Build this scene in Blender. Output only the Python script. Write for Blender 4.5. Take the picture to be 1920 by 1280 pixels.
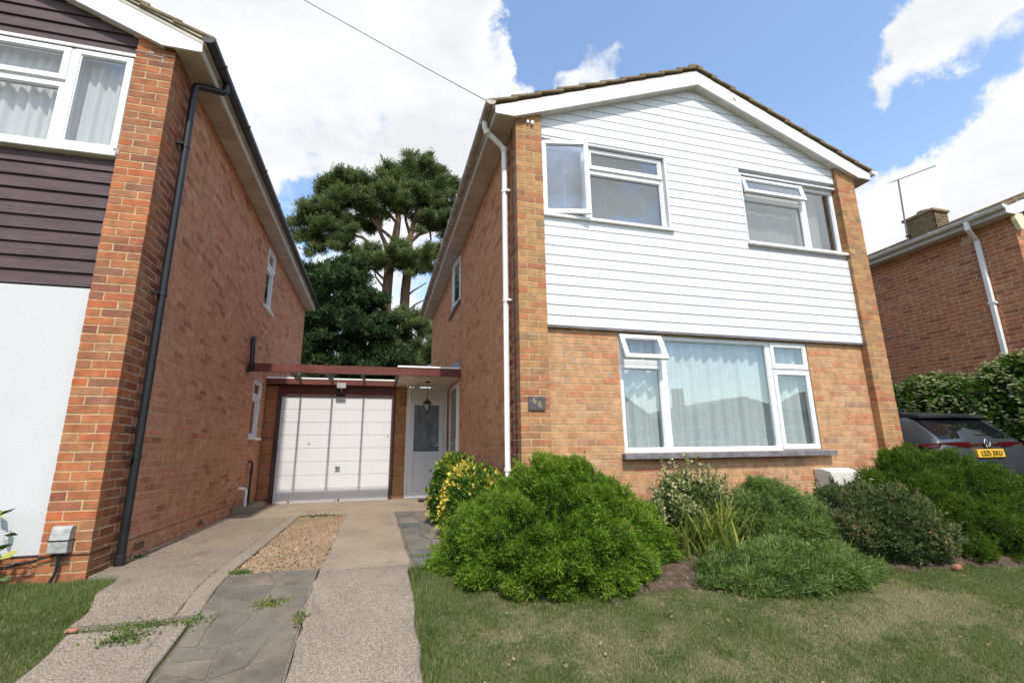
import bpy, bmesh, math, random
import numpy as np
from mathutils import Vector, Matrix

for _o in list(bpy.data.objects):
    bpy.data.objects.remove(_o)
SC = bpy.context.scene
COL = SC.collection
R = math.radians
rng = np.random.default_rng(66)
random.seed(66)

# ------------------------------------------------------------------ camera
CAM = np.array([-1.4297, -4.7805, 0.915])
F_PX = 890.809                                    # focal length in pixels of a 1920 px wide picture
_yaw, _pit, _rol = R(15.7206), R(12.9722), R(-0.8223)
FWD = np.array([math.sin(_yaw) * math.cos(_pit), math.cos(_yaw) * math.cos(_pit), math.sin(_pit)])
_rt = np.array([math.cos(_yaw), -math.sin(_yaw), 0.0])
_up = np.cross(_rt, FWD)
RGT = _rt * math.cos(_rol) + _up * math.sin(_rol)
UPV = -_rt * math.sin(_rol) + _up * math.cos(_rol)
cam_d = bpy.data.cameras.new('camera')
cam_d.sensor_width = 36.0
cam_d.lens = F_PX / 1920 * 36
cam_d.clip_end = 2000
cam_d.clip_start = 0.05
cam_o = bpy.data.objects.new('camera', cam_d)
COL.objects.link(cam_o)
_m = Matrix(((RGT[0], UPV[0], -FWD[0], CAM[0]), (RGT[1], UPV[1], -FWD[1], CAM[1]),
             (RGT[2], UPV[2], -FWD[2], CAM[2]), (0, 0, 0, 1)))
cam_o.matrix_world = _m
SC.camera = cam_o


def ray(u, v):
    return FWD + RGT * (u - 960) / F_PX + UPV * (640 - v) / F_PX


def px(axis, val, u, v):
    """The point seen at photo pixel (u, v) on the plane axis = val."""
    d = ray(u, v)
    a = 'xyz'.index(axis)
    return CAM + d * ((val - CAM[a]) / d[a])


def project(P):
    d = np.asarray(P, float) - CAM
    z = d @ FWD
    z = np.where(z < 0.05, 0.05, z)
    return 960 + F_PX * (d @ RGT) / z, 640 - F_PX * (d @ UPV) / z


# ------------------------------------------------------------------ light
SUN_EL = 54.4
world = bpy.data.worlds.new('World')
SC.world = world
world.use_nodes = True
wn, wl = world.node_tree.nodes, world.node_tree.links
wn.clear()


def wnode(t, **kw):
    n = wn.new(t)
    for k, v in kw.items():
        setattr(n, k, v)
    return n


def build_world():
    out = wnode('ShaderNodeOutputWorld')
    bg = wnode('ShaderNodeBackground')
    sky = wnode('ShaderNodeTexSky', sky_type='NISHITA')
    sky.sun_disc = False
    sky.sun_elevation = R(SUN_EL)
    sky.sun_rotation = R(180)
    sky.altitude = 50
    sky.air_density = 1.25
    sky.dust_density = 1.0
    sky.ozone_density = 2.0
    tc = wnode('ShaderNodeTexCoord')
    nrm = wnode('ShaderNodeVectorMath', operation='NORMALIZE')
    wl.new(tc.outputs['Generated'], nrm.inputs[0])
    D = nrm.outputs['Vector']

    def math_(op, a, b=None, clamp=False):
        n = wnode('ShaderNodeMath', operation=op)
        n.use_clamp = clamp
        for i, s in enumerate((a, b)):
            if s is None:
                continue
            if isinstance(s, (int, float)):
                n.inputs[i].default_value = s
            else:
                wl.new(s, n.inputs[i])
        return n.outputs[0]

    def noise(scale, detail, rough, off=(0, 0, 0), stretch=(1, 1, 1)):
        mp = wnode('ShaderNodeMapping')
        mp.inputs['Location'].default_value = off
        mp.inputs['Scale'].default_value = stretch
        wl.new(D, mp.inputs['Vector'])
        n = wnode('ShaderNodeTexNoise')
        n.inputs['Scale'].default_value = scale
        n.inputs['Detail'].default_value = detail
        n.inputs['Roughness'].default_value = rough
        wl.new(mp.outputs[0], n.inputs['Vector'])
        return n.outputs['Fac']

    # broad cloud banks of a fair summer sky: (photo pixel of the centre, angular radius in degrees, weight)
    banks = [(600, 110, 24, .60), (380, 30, 24, .55), (870, 90, 13, .55), (760, 260, 14, .55), (250, -80, 26, .5), (930, 220, 10, .42),
             (470, 190, 12, .35), (1920, 310, 20, .55), (1800, 430, 12, .42), (1980, 120, 16, .45), (1690, 460, 9, .35), (1770, 40, 7.5, .50),
             (1690, 135, 5.5, .36), (1110, 130, 5.5, .95), (1640, 330, 5.0, .28), (650, 640, 14, .3),
             (1330, 90, 22, -.50), (1500, 240, 11, -.40), (1230, 10, 16, -.35), (565, 395, 8, -.75), (650, 245, 5, -.40), (540, 240, 4, -.32),
             (470, 15, 7, -.5), (700, 70, 6, -.42), (560, 60, 4, -.3), (1640, 245, 6, -.30), (1030, 60, 5, -.25), (1560, 90, 9, -.3), (1890, 95, 8, -.62), (1805, 185, 7, -.6), (1715, 285, 7, -.5), (1012, 135, 4.5, -.7), (1030, 60, 6, -.5)]
    # ragged outlines: the direction is warped before the banks are laid out
    wn1 = wnode('ShaderNodeTexNoise')
    wn1.inputs['Scale'].default_value = 3.6
    wn1.inputs['Detail'].default_value = 9
    wn1.inputs['Roughness'].default_value = .62
    wl.new(D, wn1.inputs['Vector'])
    off = wnode('ShaderNodeVectorMath', operation='SUBTRACT')
    wl.new(wn1.outputs['Color'], off.inputs[0])
    off.inputs[1].default_value = (.5, .5, .5)
    sc_ = wnode('ShaderNodeVectorMath', operation='SCALE')
    sc_.inputs['Scale'].default_value = .34
    wl.new(off.outputs[0], sc_.inputs[0])
    ad = wnode('ShaderNodeVectorMath', operation='ADD')
    wl.new(D, ad.inputs[0])
    wl.new(sc_.outputs[0], ad.inputs[1])
    nw = wnode('ShaderNodeVectorMath', operation='NORMALIZE')
    wl.new(ad.outputs[0], nw.inputs[0])
    DW = nw.outputs['Vector']
    tot = None
    # and those the window panes mirror: the same, behind the camera
    back = [(1450, 430, 9, .6), (1060, 350, 8, .55), (1545, 440, 6, .5), (1150, 300, 5, .4), (60, 230, 9, .5), (175, 255, 6, .5)]
    for u, v, r, w, s_ in [b + (1,) for b in banks] + [b + (-1,) for b in back]:
        d = ray(u, v) * np.array([1, s_, 1])
        d = d / np.linalg.norm(d)
        dp = wnode('ShaderNodeVectorMath', operation='DOT_PRODUCT')
        wl.new(DW, dp.inputs[0])
        dp.inputs[1].default_value = d
        mr = wnode('ShaderNodeMapRange')
        mr.interpolation_type = 'SMOOTHSTEP'
        mr.inputs['From Min'].default_value = math.cos(R(r))
        mr.inputs['From Max'].default_value = math.cos(R(r * .25))
        mr.inputs['To Max'].default_value = w
        wl.new(dp.outputs['Value'], mr.inputs['Value'])
        tot = mr.outputs[0] if tot is None else math_('ADD', tot, mr.outputs[0])
    tot = math_('MINIMUM', tot, .47)
    n1 = noise(2.3, 3, .5, (3.1, 1.7, .4), (1, 1, 1.5))
    n2 = noise(6.0, 12, .66, (1.2, 5.0, 2.0), (1, 1, 1.35))
    f = math_('ADD', math_('MULTIPLY', math_('SUBTRACT', n1, .5), .9), math_('MULTIPLY', math_('SUBTRACT', n2, .5), 1.9))
    f = math_('ADD', math_('ADD', f, tot), .06)
    mr = wnode('ShaderNodeMapRange')
    mr.interpolation_type = 'SMOOTHSTEP'
    mr.inputs['From Min'].default_value = -.02
    mr.inputs['From Max'].default_value = .44
    wl.new(f, mr.inputs['Value'])
    cover = mr.outputs[0]
    # grey bellies inside the thick parts
    n3 = noise(4.2, 8, .6, (7.7, 2.2, 4.0), (1, 1, 2.0))
    gr = wnode('ShaderNodeMapRange')
    gr.inputs['From Min'].default_value = .42
    gr.inputs['From Max'].default_value = .68
    gr.inputs['To Min'].default_value = 1.0
    gr.inputs['To Max'].default_value = .84
    wl.new(n3, gr.inputs['Value'])
    cl = wnode('ShaderNodeVectorMath', operation='SCALE')
    cl.inputs[0].default_value = (CLOUD * .985, CLOUD, CLOUD * 1.03)
    wl.new(gr.outputs[0], cl.inputs['Scale'])
    sk = wnode('ShaderNodeVectorMath', operation='SCALE')
    wl.new(sky.outputs[0], sk.inputs[0])
    sk.inputs['Scale'].default_value = 1.0
    mix = wnode('ShaderNodeMix', data_type='RGBA')
    wl.new(cover, mix.inputs['Factor'])
    wl.new(sk.outputs[0], mix.inputs[6])
    wl.new(cl.outputs[0], mix.inputs[7])
    wl.new(mix.outputs[2], bg.inputs['Color'])
    bg.inputs['Strength'].default_value = SKY
    wl.new(bg.outputs[0], out.inputs[0])


SKY = 0.15
CLOUD = 3.75            # cloud radiance before the background strength
build_world()
sun_d = bpy.data.lights.new('sun', 'SUN')
sun_d.energy = 2.6
sun_d.angle = R(1.2)
sun_d.color = (1.0, 0.945, 0.855)
sun_o = bpy.data.objects.new('sun', sun_d)
COL.objects.link(sun_o)
sun_o.location = (0, -20, 30)
sun_o.rotation_euler = (R(90 - SUN_EL), 0, 0)
SC.view_settings.view_transform = 'Standard'
SC.view_settings.look = 'None'
SC.view_settings.gamma = 1
SC.view_settings.exposure = 0.88
SC.view_settings.use_curve_mapping = False
SC.render.engine = 'CYCLES'
SC.cycles.max_bounces = 8
SC.cycles.transparent_max_bounces = 12
SC.cycles.use_denoising = True
SC.cycles.caustics_reflective = False
SC.cycles.caustics_refractive = False

# ------------------------------------------------------------------ scene helpers
WPOS = {}


def link(o, parent=None, pos=(0, 0, 0)):
    COL.objects.link(o)
    p = Vector(pos)
    WPOS[o.name] = p
    if parent is not None:
        o.parent = parent
        o.location = p - WPOS[parent.name]
    else:
        o.location = p
    return o


def tag(o, label=None, cat=None, group=None, kind=None):
    for k, v in (('label', label), ('category', cat), ('group', group), ('kind', kind)):
        if v:
            o[k] = v
    return o


def thing(name, label, cat, loc, group=None):
    o = bpy.data.objects.new(name, None)
    o.empty_display_size = .1
    link(o, None, loc)
    return tag(o, label, cat, group)


def mesh_np(name, V, quads=None, tris=None, attr=None, smooth=False):
    """Fast mesh from arrays; attr: per-vertex float stored as 'rnd'."""
    V = np.asarray(V, np.float32).reshape(-1, 3)
    me = bpy.data.meshes.new(name)
    nq = 0 if quads is None else len(quads)
    nt = 0 if tris is None else len(tris)
    idx = np.concatenate([np.asarray(a, np.int32).ravel() for a in (quads, tris) if a is not None and len(a)])
    tot = np.concatenate([np.full(nq, 4, np.int32), np.full(nt, 3, np.int32)])
    st = np.concatenate([[0], np.cumsum(tot)[:-1]]).astype(np.int32)
    me.vertices.add(len(V))
    me.vertices.foreach_set('co', V.ravel())
    me.loops.add(len(idx))
    me.loops.foreach_set('vertex_index', idx)
    me.polygons.add(nq + nt)
    me.polygons.foreach_set('loop_start', st)
    me.polygons.foreach_set('loop_total', tot)
    me.polygons.foreach_set('use_smooth', np.full(nq + nt, bool(smooth)))
    if attr is not None:
        a = me.attributes.new('rnd', 'FLOAT', 'POINT')
        a.data.foreach_set('value', np.asarray(attr, np.float32))
    me.update(calc_edges=True)
    return me


def obj_np(name, V, mat, parent=None, quads=None, tris=None, attr=None, smooth=False, centre=True):
    V = np.asarray(V, float).reshape(-1, 3)
    c = (V.min(0) + V.max(0)) / 2
    c[2] = V[:, 2].min()
    me = mesh_np(name, V - c, quads, tris, attr, smooth)
    me.materials.append(mat)
    o = bpy.data.objects.new(name, me)
    return link(o, parent, c)


class MB:
    """Collects shapes in world space and links them as one mesh object."""

    def __init__(self):
        self.v, self.f = [], []

    def add(self, vs, fs):
        b = len(self.v)
        self.v += [tuple(map(float, p)) for p in vs]
        self.f += [tuple(b + i for i in f) for f in fs]
        return self

    def box(self, x0, x1, y0, y1, z0, z1):
        x0, x1 = min(x0, x1), max(x0, x1)
        y0, y1 = min(y0, y1), max(y0, y1)
        z0, z1 = min(z0, z1), max(z0, z1)
        return self.add([(x0, y0, z0), (x1, y0, z0), (x1, y1, z0), (x0, y1, z0), (x0, y0, z1), (x1, y0, z1), (x1, y1, z1), (x0, y1, z1)],
                        [(0, 3, 2, 1), (4, 5, 6, 7), (0, 1, 5, 4), (1, 2, 6, 5), (2, 3, 7, 6), (3, 0, 4, 7)])

    def prism(self, pts, axis, a, b):
        """Polygon (two coordinates per point, order = the two other axes) extruded along axis from a to b."""
        n = len(pts)
        def P(p, t):
            return {'x': (t, p[0], p[1]), 'y': (p[0], t, p[1]), 'z': (p[0], p[1], t)}[axis]
        vs = [P(p, a) for p in pts] + [P(p, b) for p in pts]
        fs = [tuple(range(n)), tuple(reversed(range(n, 2 * n)))]
        fs += [(i, i + n, (i + 1) % n + n, (i + 1) % n) for i in range(n)]
        return self.add(vs, fs)

    def tube(self, path, r, n=10, cap=True):
        P = [Vector(p) for p in path]
        rs = r if isinstance(r, (list, tuple)) else [r] * len(P)
        vs, fs = [], []
        prev = None
        for i, p in enumerate(P):
            t = ((P[min(i + 1, len(P) - 1)] - p).normalized() + (p - P[max(i - 1, 0)]).normalized())
            t = t.normalized() if t.length > 1e-6 else Vector((0, 0, 1))
            if prev is None:
                a = t.orthogonal().normalized()
            else:
                a = (prev - t * prev.dot(t)).normalized()
            prev = a
            b = t.cross(a)
            for k in range(n):
                w = 2 * math.pi * k / n
                vs.append(p + (a * math.cos(w) + b * math.sin(w)) * rs[i])
        for i in range(len(P) - 1):
            for k in range(n):
                k2 = (k + 1) % n
                fs.append((i * n + k, i * n + k2, (i + 1) * n + k2, (i + 1) * n + k))
        if cap:
            fs += [tuple(reversed(range(n))), tuple(range((len(P) - 1) * n, len(P) * n))]
        return self.add(vs, fs)

    def lathe(self, c, prof, n=16, axis='z'):
        vs, fs = [], []
        for r, h in prof:
            for k in range(n):
                w = 2 * math.pi * k / n
                q = (r * math.cos(w), r * math.sin(w), h)
                q = {'z': q, 'y': (q[0], q[2], q[1]), 'x': (q[2], q[0], q[1])}[axis]
                vs.append((c[0] + q[0], c[1] + q[1], c[2] + q[2]))
        for i in range(len(prof) - 1):
            for k in range(n):
                k2 = (k + 1) % n
                fs.append((i * n + k, i * n + k2, (i + 1) * n + k2, (i + 1) * n + k))
        fs += [tuple(reversed(range(n))), tuple(range((len(prof) - 1) * n, len(prof) * n))]
        return self.add(vs, fs)

    def ring(self, face, u0, u1, z0, z1, w, n0, n1, wb=None):
        """Rectangular frame of bar width w lying in a wall face, from depth n0 (back) to n1 (front)."""
        wb = w if wb is None else wb
        o = [(u0, z0), (u1, z0), (u1, z1), (u0, z1)]
        i = [(u0 + w, z0 + wb), (u1 - w, z0 + wb), (u1 - w, z1 - w), (u0 + w, z1 - w)]
        vs = [face.p(u, n, z) for n in (n0, n1) for ring_ in (o, i) for u, z in ring_]
        fs = []
        for k in range(4):
            k2 = (k + 1) % 4
            fs += [(8 + k, 8 + k2, 12 + k2, 12 + k), (k2, k, 4 + k, 4 + k2), (k, k2, 8 + k2, 8 + k), (4 + k2, 4 + k, 12 + k, 12 + k2)]
        return self.add(vs, fs)

    def fbox(self, face, u0, u1, n0, n1, z0, z1):
        a, b = face.p(u0, n0, z0), face.p(u1, n1, z1)
        return self.box(a[0], b[0], a[1], b[1], a[2], b[2])

    def xform(self, M, start=0):
        for i in range(start, len(self.v)):
            self.v[i] = tuple(M @ Vector(self.v[i]))
        return self

    def build(self, name, mat, parent=None, bevel=0, seg=1, smooth=False, kind=None):
        V = np.array(self.v)
        c = (V.min(0) + V.max(0)) / 2
        c[2] = V[:, 2].min()
        me = bpy.data.meshes.new(name)
        me.from_pydata((V - c).tolist(), [], self.f)
        bm = bmesh.new()
        bm.from_mesh(me)
        bmesh.ops.recalc_face_normals(bm, faces=bm.faces)
        if bevel:
            ed = [e for e in bm.edges if len(e.link_faces) == 2 and e.calc_face_angle(0) > .5]
            bmesh.ops.bevel(bm, geom=ed, offset=bevel, segments=seg, affect='EDGES', profile=.6, clamp_overlap=True)
        bm.to_mesh(me)
        bm.free()
        if smooth:
            me.polygons.foreach_set('use_smooth', np.ones(len(me.polygons), bool))
            if hasattr(me, 'set_sharp_from_angle'):
                me.set_sharp_from_angle(angle=R(40))
        me.materials.append(mat)
        o = bpy.data.objects.new(name, me)
        link(o, parent, c)
        if kind:
            o['kind'] = kind
        return o


class Face:
    """A vertical wall face: u runs along it, n points out of it."""

    def __init__(self, ox, oy, U, N):
        self.o, self.U, self.N = (ox, oy), U, N

    def p(self, u, n, z):
        return (self.o[0] + u * self.U[0] + n * self.N[0], self.o[1] + u * self.U[1] + n * self.N[1], z)

# ------------------------------------------------------------------ materials
class NT:
    """Small node-tree helper."""

    def __init__(self, name):
        self.m = bpy.data.materials.new(name)
        self.m.use_nodes = True
        self.n, self.l = self.m.node_tree.nodes, self.m.node_tree.links
        self.b = self.n['Principled BSDF']
        self.out = self.n['Material Output']
        self.pos = None

    def node(self, t, **kw):
        n = self.n.new(t)
        for k, v in kw.items():
            setattr(n, k, v)
        return n

    def set(self, n, i, v):
        if hasattr(v, 'links'):
            self.l.new(v, n.inputs[i])
        else:
            if isinstance(v, tuple) and len(v) == 3 and n.inputs[i].type == 'RGBA':
                v = (*v, 1)
            n.inputs[i].default_value = v

    def P(self):
        if self.pos is None:
            self.pos = self.node('ShaderNodeNewGeometry').outputs['Position']
        return self.pos

    def scaled(self, s):
        mp = self.node('ShaderNodeMapping')
        mp.inputs['Scale'].default_value = s
        self.l.new(self.P(), mp.inputs[0])
        return mp.outputs[0]

    def noise(self, scale, detail=4, rough=.55, vec=None, out='Fac', dist=0):
        n = self.node('ShaderNodeTexNoise')
        n.inputs['Scale'].default_value = scale
        n.inputs['Detail'].default_value = detail
        n.inputs['Roughness'].default_value = rough
        n.inputs['Distortion'].default_value = dist
        self.l.new(vec or self.P(), n.inputs['Vector'])
        return n.outputs[out]

    def voro(self, scale, feature='F1', vec=None, out='Distance', rand=1):
        n = self.node('ShaderNodeTexVoronoi', feature=feature)
        n.inputs['Scale'].default_value = scale
        n.inputs['Randomness'].default_value = rand
        self.l.new(vec or self.P(), n.inputs['Vector'])
        return n.outputs[out]

    def math(self, op, a, b=0.0, clamp=False):
        n = self.node('ShaderNodeMath', operation=op)
        n.use_clamp = clamp
        self.set(n, 0, a)
        self.set(n, 1, b)
        return n.outputs[0]

    def rng(self, v, a, b, c=0.0, d=1.0, smooth=True):
        n = self.node('ShaderNodeMapRange')
        n.interpolation_type = 'SMOOTHSTEP' if smooth else 'LINEAR'
        self.l.new(v, n.inputs[0])
        for i, x in enumerate((a, b, c, d)):
            n.inputs[i + 1].default_value = x
        return n.outputs[0]

    def ramp(self, v, stops, interp='LINEAR'):
        n = self.node('ShaderNodeValToRGB')
        n.color_ramp.interpolation = interp
        e = n.color_ramp.elements
        while len(e) < len(stops):
            e.new(.5)
        for i, (p, c) in enumerate(stops):
            e[i].position = p
            e[i].color = (*c, 1)
        self.l.new(v, n.inputs[0])
        return n.outputs[0]

    def mix(self, f, a, b, blend='MIX'):
        n = self.node('ShaderNodeMix', data_type='RGBA', blend_type=blend)
        self.set(n, 0, f)
        self.set(n, 6, a)
        self.set(n, 7, b)
        return n.outputs[2]

    def attr(self, name='rnd'):
        n = self.node('ShaderNodeAttribute')
        n.attribute_name = name
        return n.outputs['Fac']

    def objrand(self):
        return self.node('ShaderNodeObjectInfo').outputs['Random']

    def bump(self, h, strength=.3, dist=.01):
        n = self.node('ShaderNodeBump')
        n.inputs['Strength'].default_value = strength
        n.inputs['Distance'].default_value = dist
        self.l.new(h, n.inputs['Height'])
        self.l.new(n.outputs[0], self.b.inputs['Normal'])
        return n

    def done(self, col=None, rough=None, spec=None, metal=None, **kw):
        if col is not None:
            self.set(self.b, 'Base Color', col)
        if rough is not None:
            self.set(self.b, 'Roughness', rough)
        if spec is not None:
            self.set(self.b, 'Specular IOR Level', spec)
        if metal is not None:
            self.set(self.b, 'Metallic', metal)
        for k, v in kw.items():
            self.set(self.b, k, v)
        return self.m


def plain(name, col, rough=.5, spec=.5, metal=0, var=.12, scale=3, bump=0):
    t = NT(name)
    n = t.noise(scale, 5, .6)
    f = t.rng(n, .3, .7, 1 - var, 1 + var)
    c = t.mix(1.0, col, f, 'MULTIPLY')
    if bump:
        t.bump(t.noise(scale * 40, 3), bump, .002)
    return t.done(c, rough, spec, metal)


def brick_mat(name, stops, per_obj, dirt=(.16, .12, .09)):
    t = NT(name)
    r = t.objrand() if per_obj else t.attr()
    c = t.ramp(r, stops, 'LINEAR')
    # mottled firing: cloudy tone shift and darker specks inside every brick
    n = t.noise(9, 6, .65)
    c = t.mix(1.0, c, t.rng(n, .25, .75, .72, 1.22), 'MULTIPLY')
    n2 = t.noise(160, 3, .6)
    c = t.mix(t.rng(n2, .60, .74, 0, .5), c, dirt)
    n3 = t.noise(42, 4, .6)
    c = t.mix(t.rng(n3, .62, .8, 0, .35), c, (.52, .40, .28))
    n4 = t.noise(1.1, 4, .6)
    c = t.mix(t.rng(n4, .55, .8, 0, .28), c, dirt)
    t.bump(t.math('ADD', t.noise(60, 5, .7), t.math('MULTIPLY', t.noise(300, 3, .6), .5)), .3, .003)
    return t.done(c, .9, .2)


BUFF = [(0, (0.438, 0.229, 0.12)), (0.25, (0.498, 0.284, 0.148)), (0.5, (0.472, 0.248, 0.125)), (0.72, (0.516, 0.307, 0.172)), (0.86, (0.455, 0.197, 0.101)), (0.95, (0.472, 0.207, 0.106)), (1, (0.351, 0.202, 0.129))]
BUFF_PIER = [(0, (0.367, 0.189, 0.084)), (0.25, (0.439, 0.243, 0.106)), (0.5, (0.357, 0.205, 0.095)), (0.65, (0.408, 0.162, 0.073)), (0.82, (0.265, 0.178, 0.095)), (0.92, (0.408, 0.14, 0.067)), (1, (0.265, 0.14, 0.09))]
RED = [(0, (.36, .135, .060)), (.2, (.30, .125, .060)), (.45, (.41, .15, .062)), (.62, (.34, .17, .085)), (.8, (.44, .12, .045)), (.93, (.26, .125, .075)), (1, (.24, .085, .05))]
RED_RETURN = [(0, (.25, .085, .045)), (.4, (.30, .12, .06)), (.75, (.27, .13, .08)), (.92, (.26, .07, .04)), (1, (.15, .065, .045))]
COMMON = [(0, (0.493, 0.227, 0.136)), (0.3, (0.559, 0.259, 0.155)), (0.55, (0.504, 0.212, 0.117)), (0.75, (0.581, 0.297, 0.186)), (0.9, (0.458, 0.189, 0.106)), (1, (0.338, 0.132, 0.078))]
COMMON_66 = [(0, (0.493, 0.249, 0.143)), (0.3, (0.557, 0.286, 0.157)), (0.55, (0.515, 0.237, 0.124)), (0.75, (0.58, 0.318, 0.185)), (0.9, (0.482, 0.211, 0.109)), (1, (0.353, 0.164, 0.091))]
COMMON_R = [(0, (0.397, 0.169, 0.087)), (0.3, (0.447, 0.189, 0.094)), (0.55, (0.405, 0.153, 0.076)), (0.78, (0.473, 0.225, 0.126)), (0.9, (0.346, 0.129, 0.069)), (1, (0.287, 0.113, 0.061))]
BR = {k: (brick_mat('brick_' + k, s, True), brick_mat('brickwork_' + k, s, False)) for k, s in
      dict(buff=BUFF, buffpier=BUFF_PIER, red=RED, redret=RED_RETURN, common=COMMON, common66=COMMON_66, commonr=COMMON_R, lichen=[(0, (.13, .105, .06)), (.5, (.19, .14, .08)), (1, (.10, .08, .06))]).items()}


def mortar_mat(name, col):
    t = NT(name)
    c = t.mix(1.0, col, t.rng(t.noise(25, 5, .6), .3, .7, .75, 1.2), 'MULTIPLY')
    t.bump(t.noise(180, 4), .5, .004)
    return t.done(c, .95, .1)


M = {}
M['mortar_buff'] = mortar_mat('mortar_buff', (.46, .34, .20))
M['mortar_grey'] = mortar_mat('mortar_grey', (.36, .26, .17))
M['mortar_side'] = mortar_mat('mortar_side', (.56, .43, .31))


def upvc(name, col=(.80, .81, .82), rough=.32, streak=.08):
    t = NT(name)
    v = t.scaled((14, 14, .8))
    n = t.noise(1.5, 5, .6, v)
    n2 = t.noise(5, 5, .6)
    c = t.mix(1.0, col, t.rng(n, .35, .75, 1.0, 1 - streak), 'MULTIPLY')
    c = t.mix(1.0, c, t.rng(n2, .4, .8, 1.0, 1 - streak * .7), 'MULTIPLY')
    return t.done(c, rough, .5)


M['upvc'] = upvc('white_upvc')
M['clad'] = upvc('white_cladding', (.675, .685, .70), .42, .10)
M['barge'] = upvc('white_bargeboard', (.76, .76, .76), .4, .12)
M['garage_white'] = upvc('garage_door_paint', (.66, .665, .665), .45, .035)
M['pvc_door'] = upvc('door_upvc', (.74, .755, .77), .35, .05)
M['soffit'] = plain('soffit_board', (.46, .41, .35), .7, .3, var=.18, scale=4)
M['canopy_soffit'] = plain('canopy_soffit', (.60, .55, .46), .7, .3, var=.28, scale=5)
M['fascia'] = plain('fascia_paint', (.62, .60, .57), .55, .4, var=.12, scale=6)
M['gutter_dirty'] = plain('weathered_gutter', (.30, .25, .21), .5, .4, var=.35, scale=7)
M['gutter_rim'] = plain('gutter_bracket', (.55, .52, .48), .5, .4, var=.2, scale=9)
M['gutter_white'] = plain('white_gutter', (.70, .69, .68), .4, .5, var=.12, scale=7)
M['pipe_white'] = plain('white_pipe', (.78, .77, .75), .35, .5, var=.06, scale=4)
M['black'] = plain('black_plastic', (.014, .014, .016), .38, .5, var=.3, scale=8)
M['dark_metal'] = plain('dark_metal', (.03, .025, .022), .45, .5, .6, var=.3, scale=20)
M['lead'] = plain('lead_flashing', (.27, .29, .33), .5, .5, var=.2, scale=12)
M['sill_dark'] = plain('painted_sill', (.17, .155, .165), .6, .4, var=.3, scale=9, bump=.2)
M['sill_white'] = plain('white_sill', (.74, .73, .71), .5, .4, var=.12, scale=9)
M['grey_box'] = plain('grey_box_plastic', (.36, .36, .345), .55, .4, var=.28, scale=14, bump=.1)
M['cream'] = plain('cream_plastic', (.74, .66, .42), .4, .5, var=.08, scale=14)
M['chrome'] = plain('chrome', (.75, .75, .75), .12, .5, 1, var=.03)
M['steel'] = plain('brushed_steel', (.55, .54, .52), .3, .5, 1, var=.1)
M['interior'] = plain('room_wall', (.22, .20, .18), .9, .1, var=.1)
M['brown_frame'] = plain('brown_frame', (.075, .035, .032), .6, .4, var=.3, scale=10)
M['meter'] = plain('meter_box', (.66, .64, .58), .5, .4, var=.1, scale=10)
M['plaque'] = plain('slate_plaque', (.085, .075, .078), .6, .4, var=.2, scale=30)
M['brass'] = plain('brass_numerals', (.50, .36, .20), .45, .5, .5, var=.2, scale=40)
M['cable'] = plain('cable', (.02, .02, .02), .6, .3, var=.1)
M['wire'] = plain('telephone_wire', (.16, .16, .17), .6, .3, var=.1)
M['rubber_mat'] = plain('rubber_mat', (.02, .02, .022), .9, .2, var=.3, scale=50)


def wood(name, col, dark, axis='x', rough=.6, strength=.5):
    t = NT(name)
    s = {'x': (2.2, 60, 60), 'y': (60, 2.2, 60), 'z': (60, 60, 2.2)}[axis]
    v = t.scaled(s)
    n = t.noise(1.0, 6, .6, v, dist=.4)
    n2 = t.noise(3, 5, .6)
    c = t.mix(t.rng(n, .35, .7, 0, strength), col, dark)
    c = t.mix(t.rng(n2, .45, .75, 0, .35), c, tuple(x * 1.6 + .01 for x in col))
    t.bump(n, .5, .003)
    return t.done(c, rough, .3)


M['dark_board'] = wood('dark_stained_board', (.085, .055, .058), (.040, .026, .027), 'x', .6, .7)
M['red_beam'] = wood('red_stained_timber', (.145, .042, .030), (.068, .022, .016), 'x', .5, .5)
M['red_rafter'] = wood('grey_red_rafter', (.17, .105, .085), (.09, .06, .05), 'y', .7, .6)


def render_white():
    t = NT('white_render')
    c = t.mix(t.rng(t.noise(2.0, 5, .6), .45, .8, 0, .35), (.555, .56, .56), (.47, .475, .475))
    h = t.math('ADD', t.noise(38, 5, .6), t.math('MULTIPLY', t.noise(150, 3), .4))
    t.bump(h, .4, .005)
    return t.done(c, .85, .2)


M['render'] = render_white()


def tile_mat():
    t = NT('concrete_roof_tile')
    c = t.ramp(t.noise(7, 6, .65), [(.25, (.12, .092, .062)), (.5, (.22, .17, .11)), (.75, (.29, .235, .155))])
    c = t.mix(t.rng(t.noise(22, 4, .6), .55, .72, 0, .75), c, (.30, .26, .12))
    c = t.mix(t.rng(t.noise(14, 4, .6), .62, .75, 0, .8), c, (.06, .055, .04))
    t.bump(t.noise(90, 5, .7), .7, .012)
    return t.done(c, .95, .15)


M['tile'] = tile_mat()
M['tile_pale'] = plain('mortar_verge', (.44, .37, .27), .95, .1, var=.3, scale=12, bump=.5)


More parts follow.
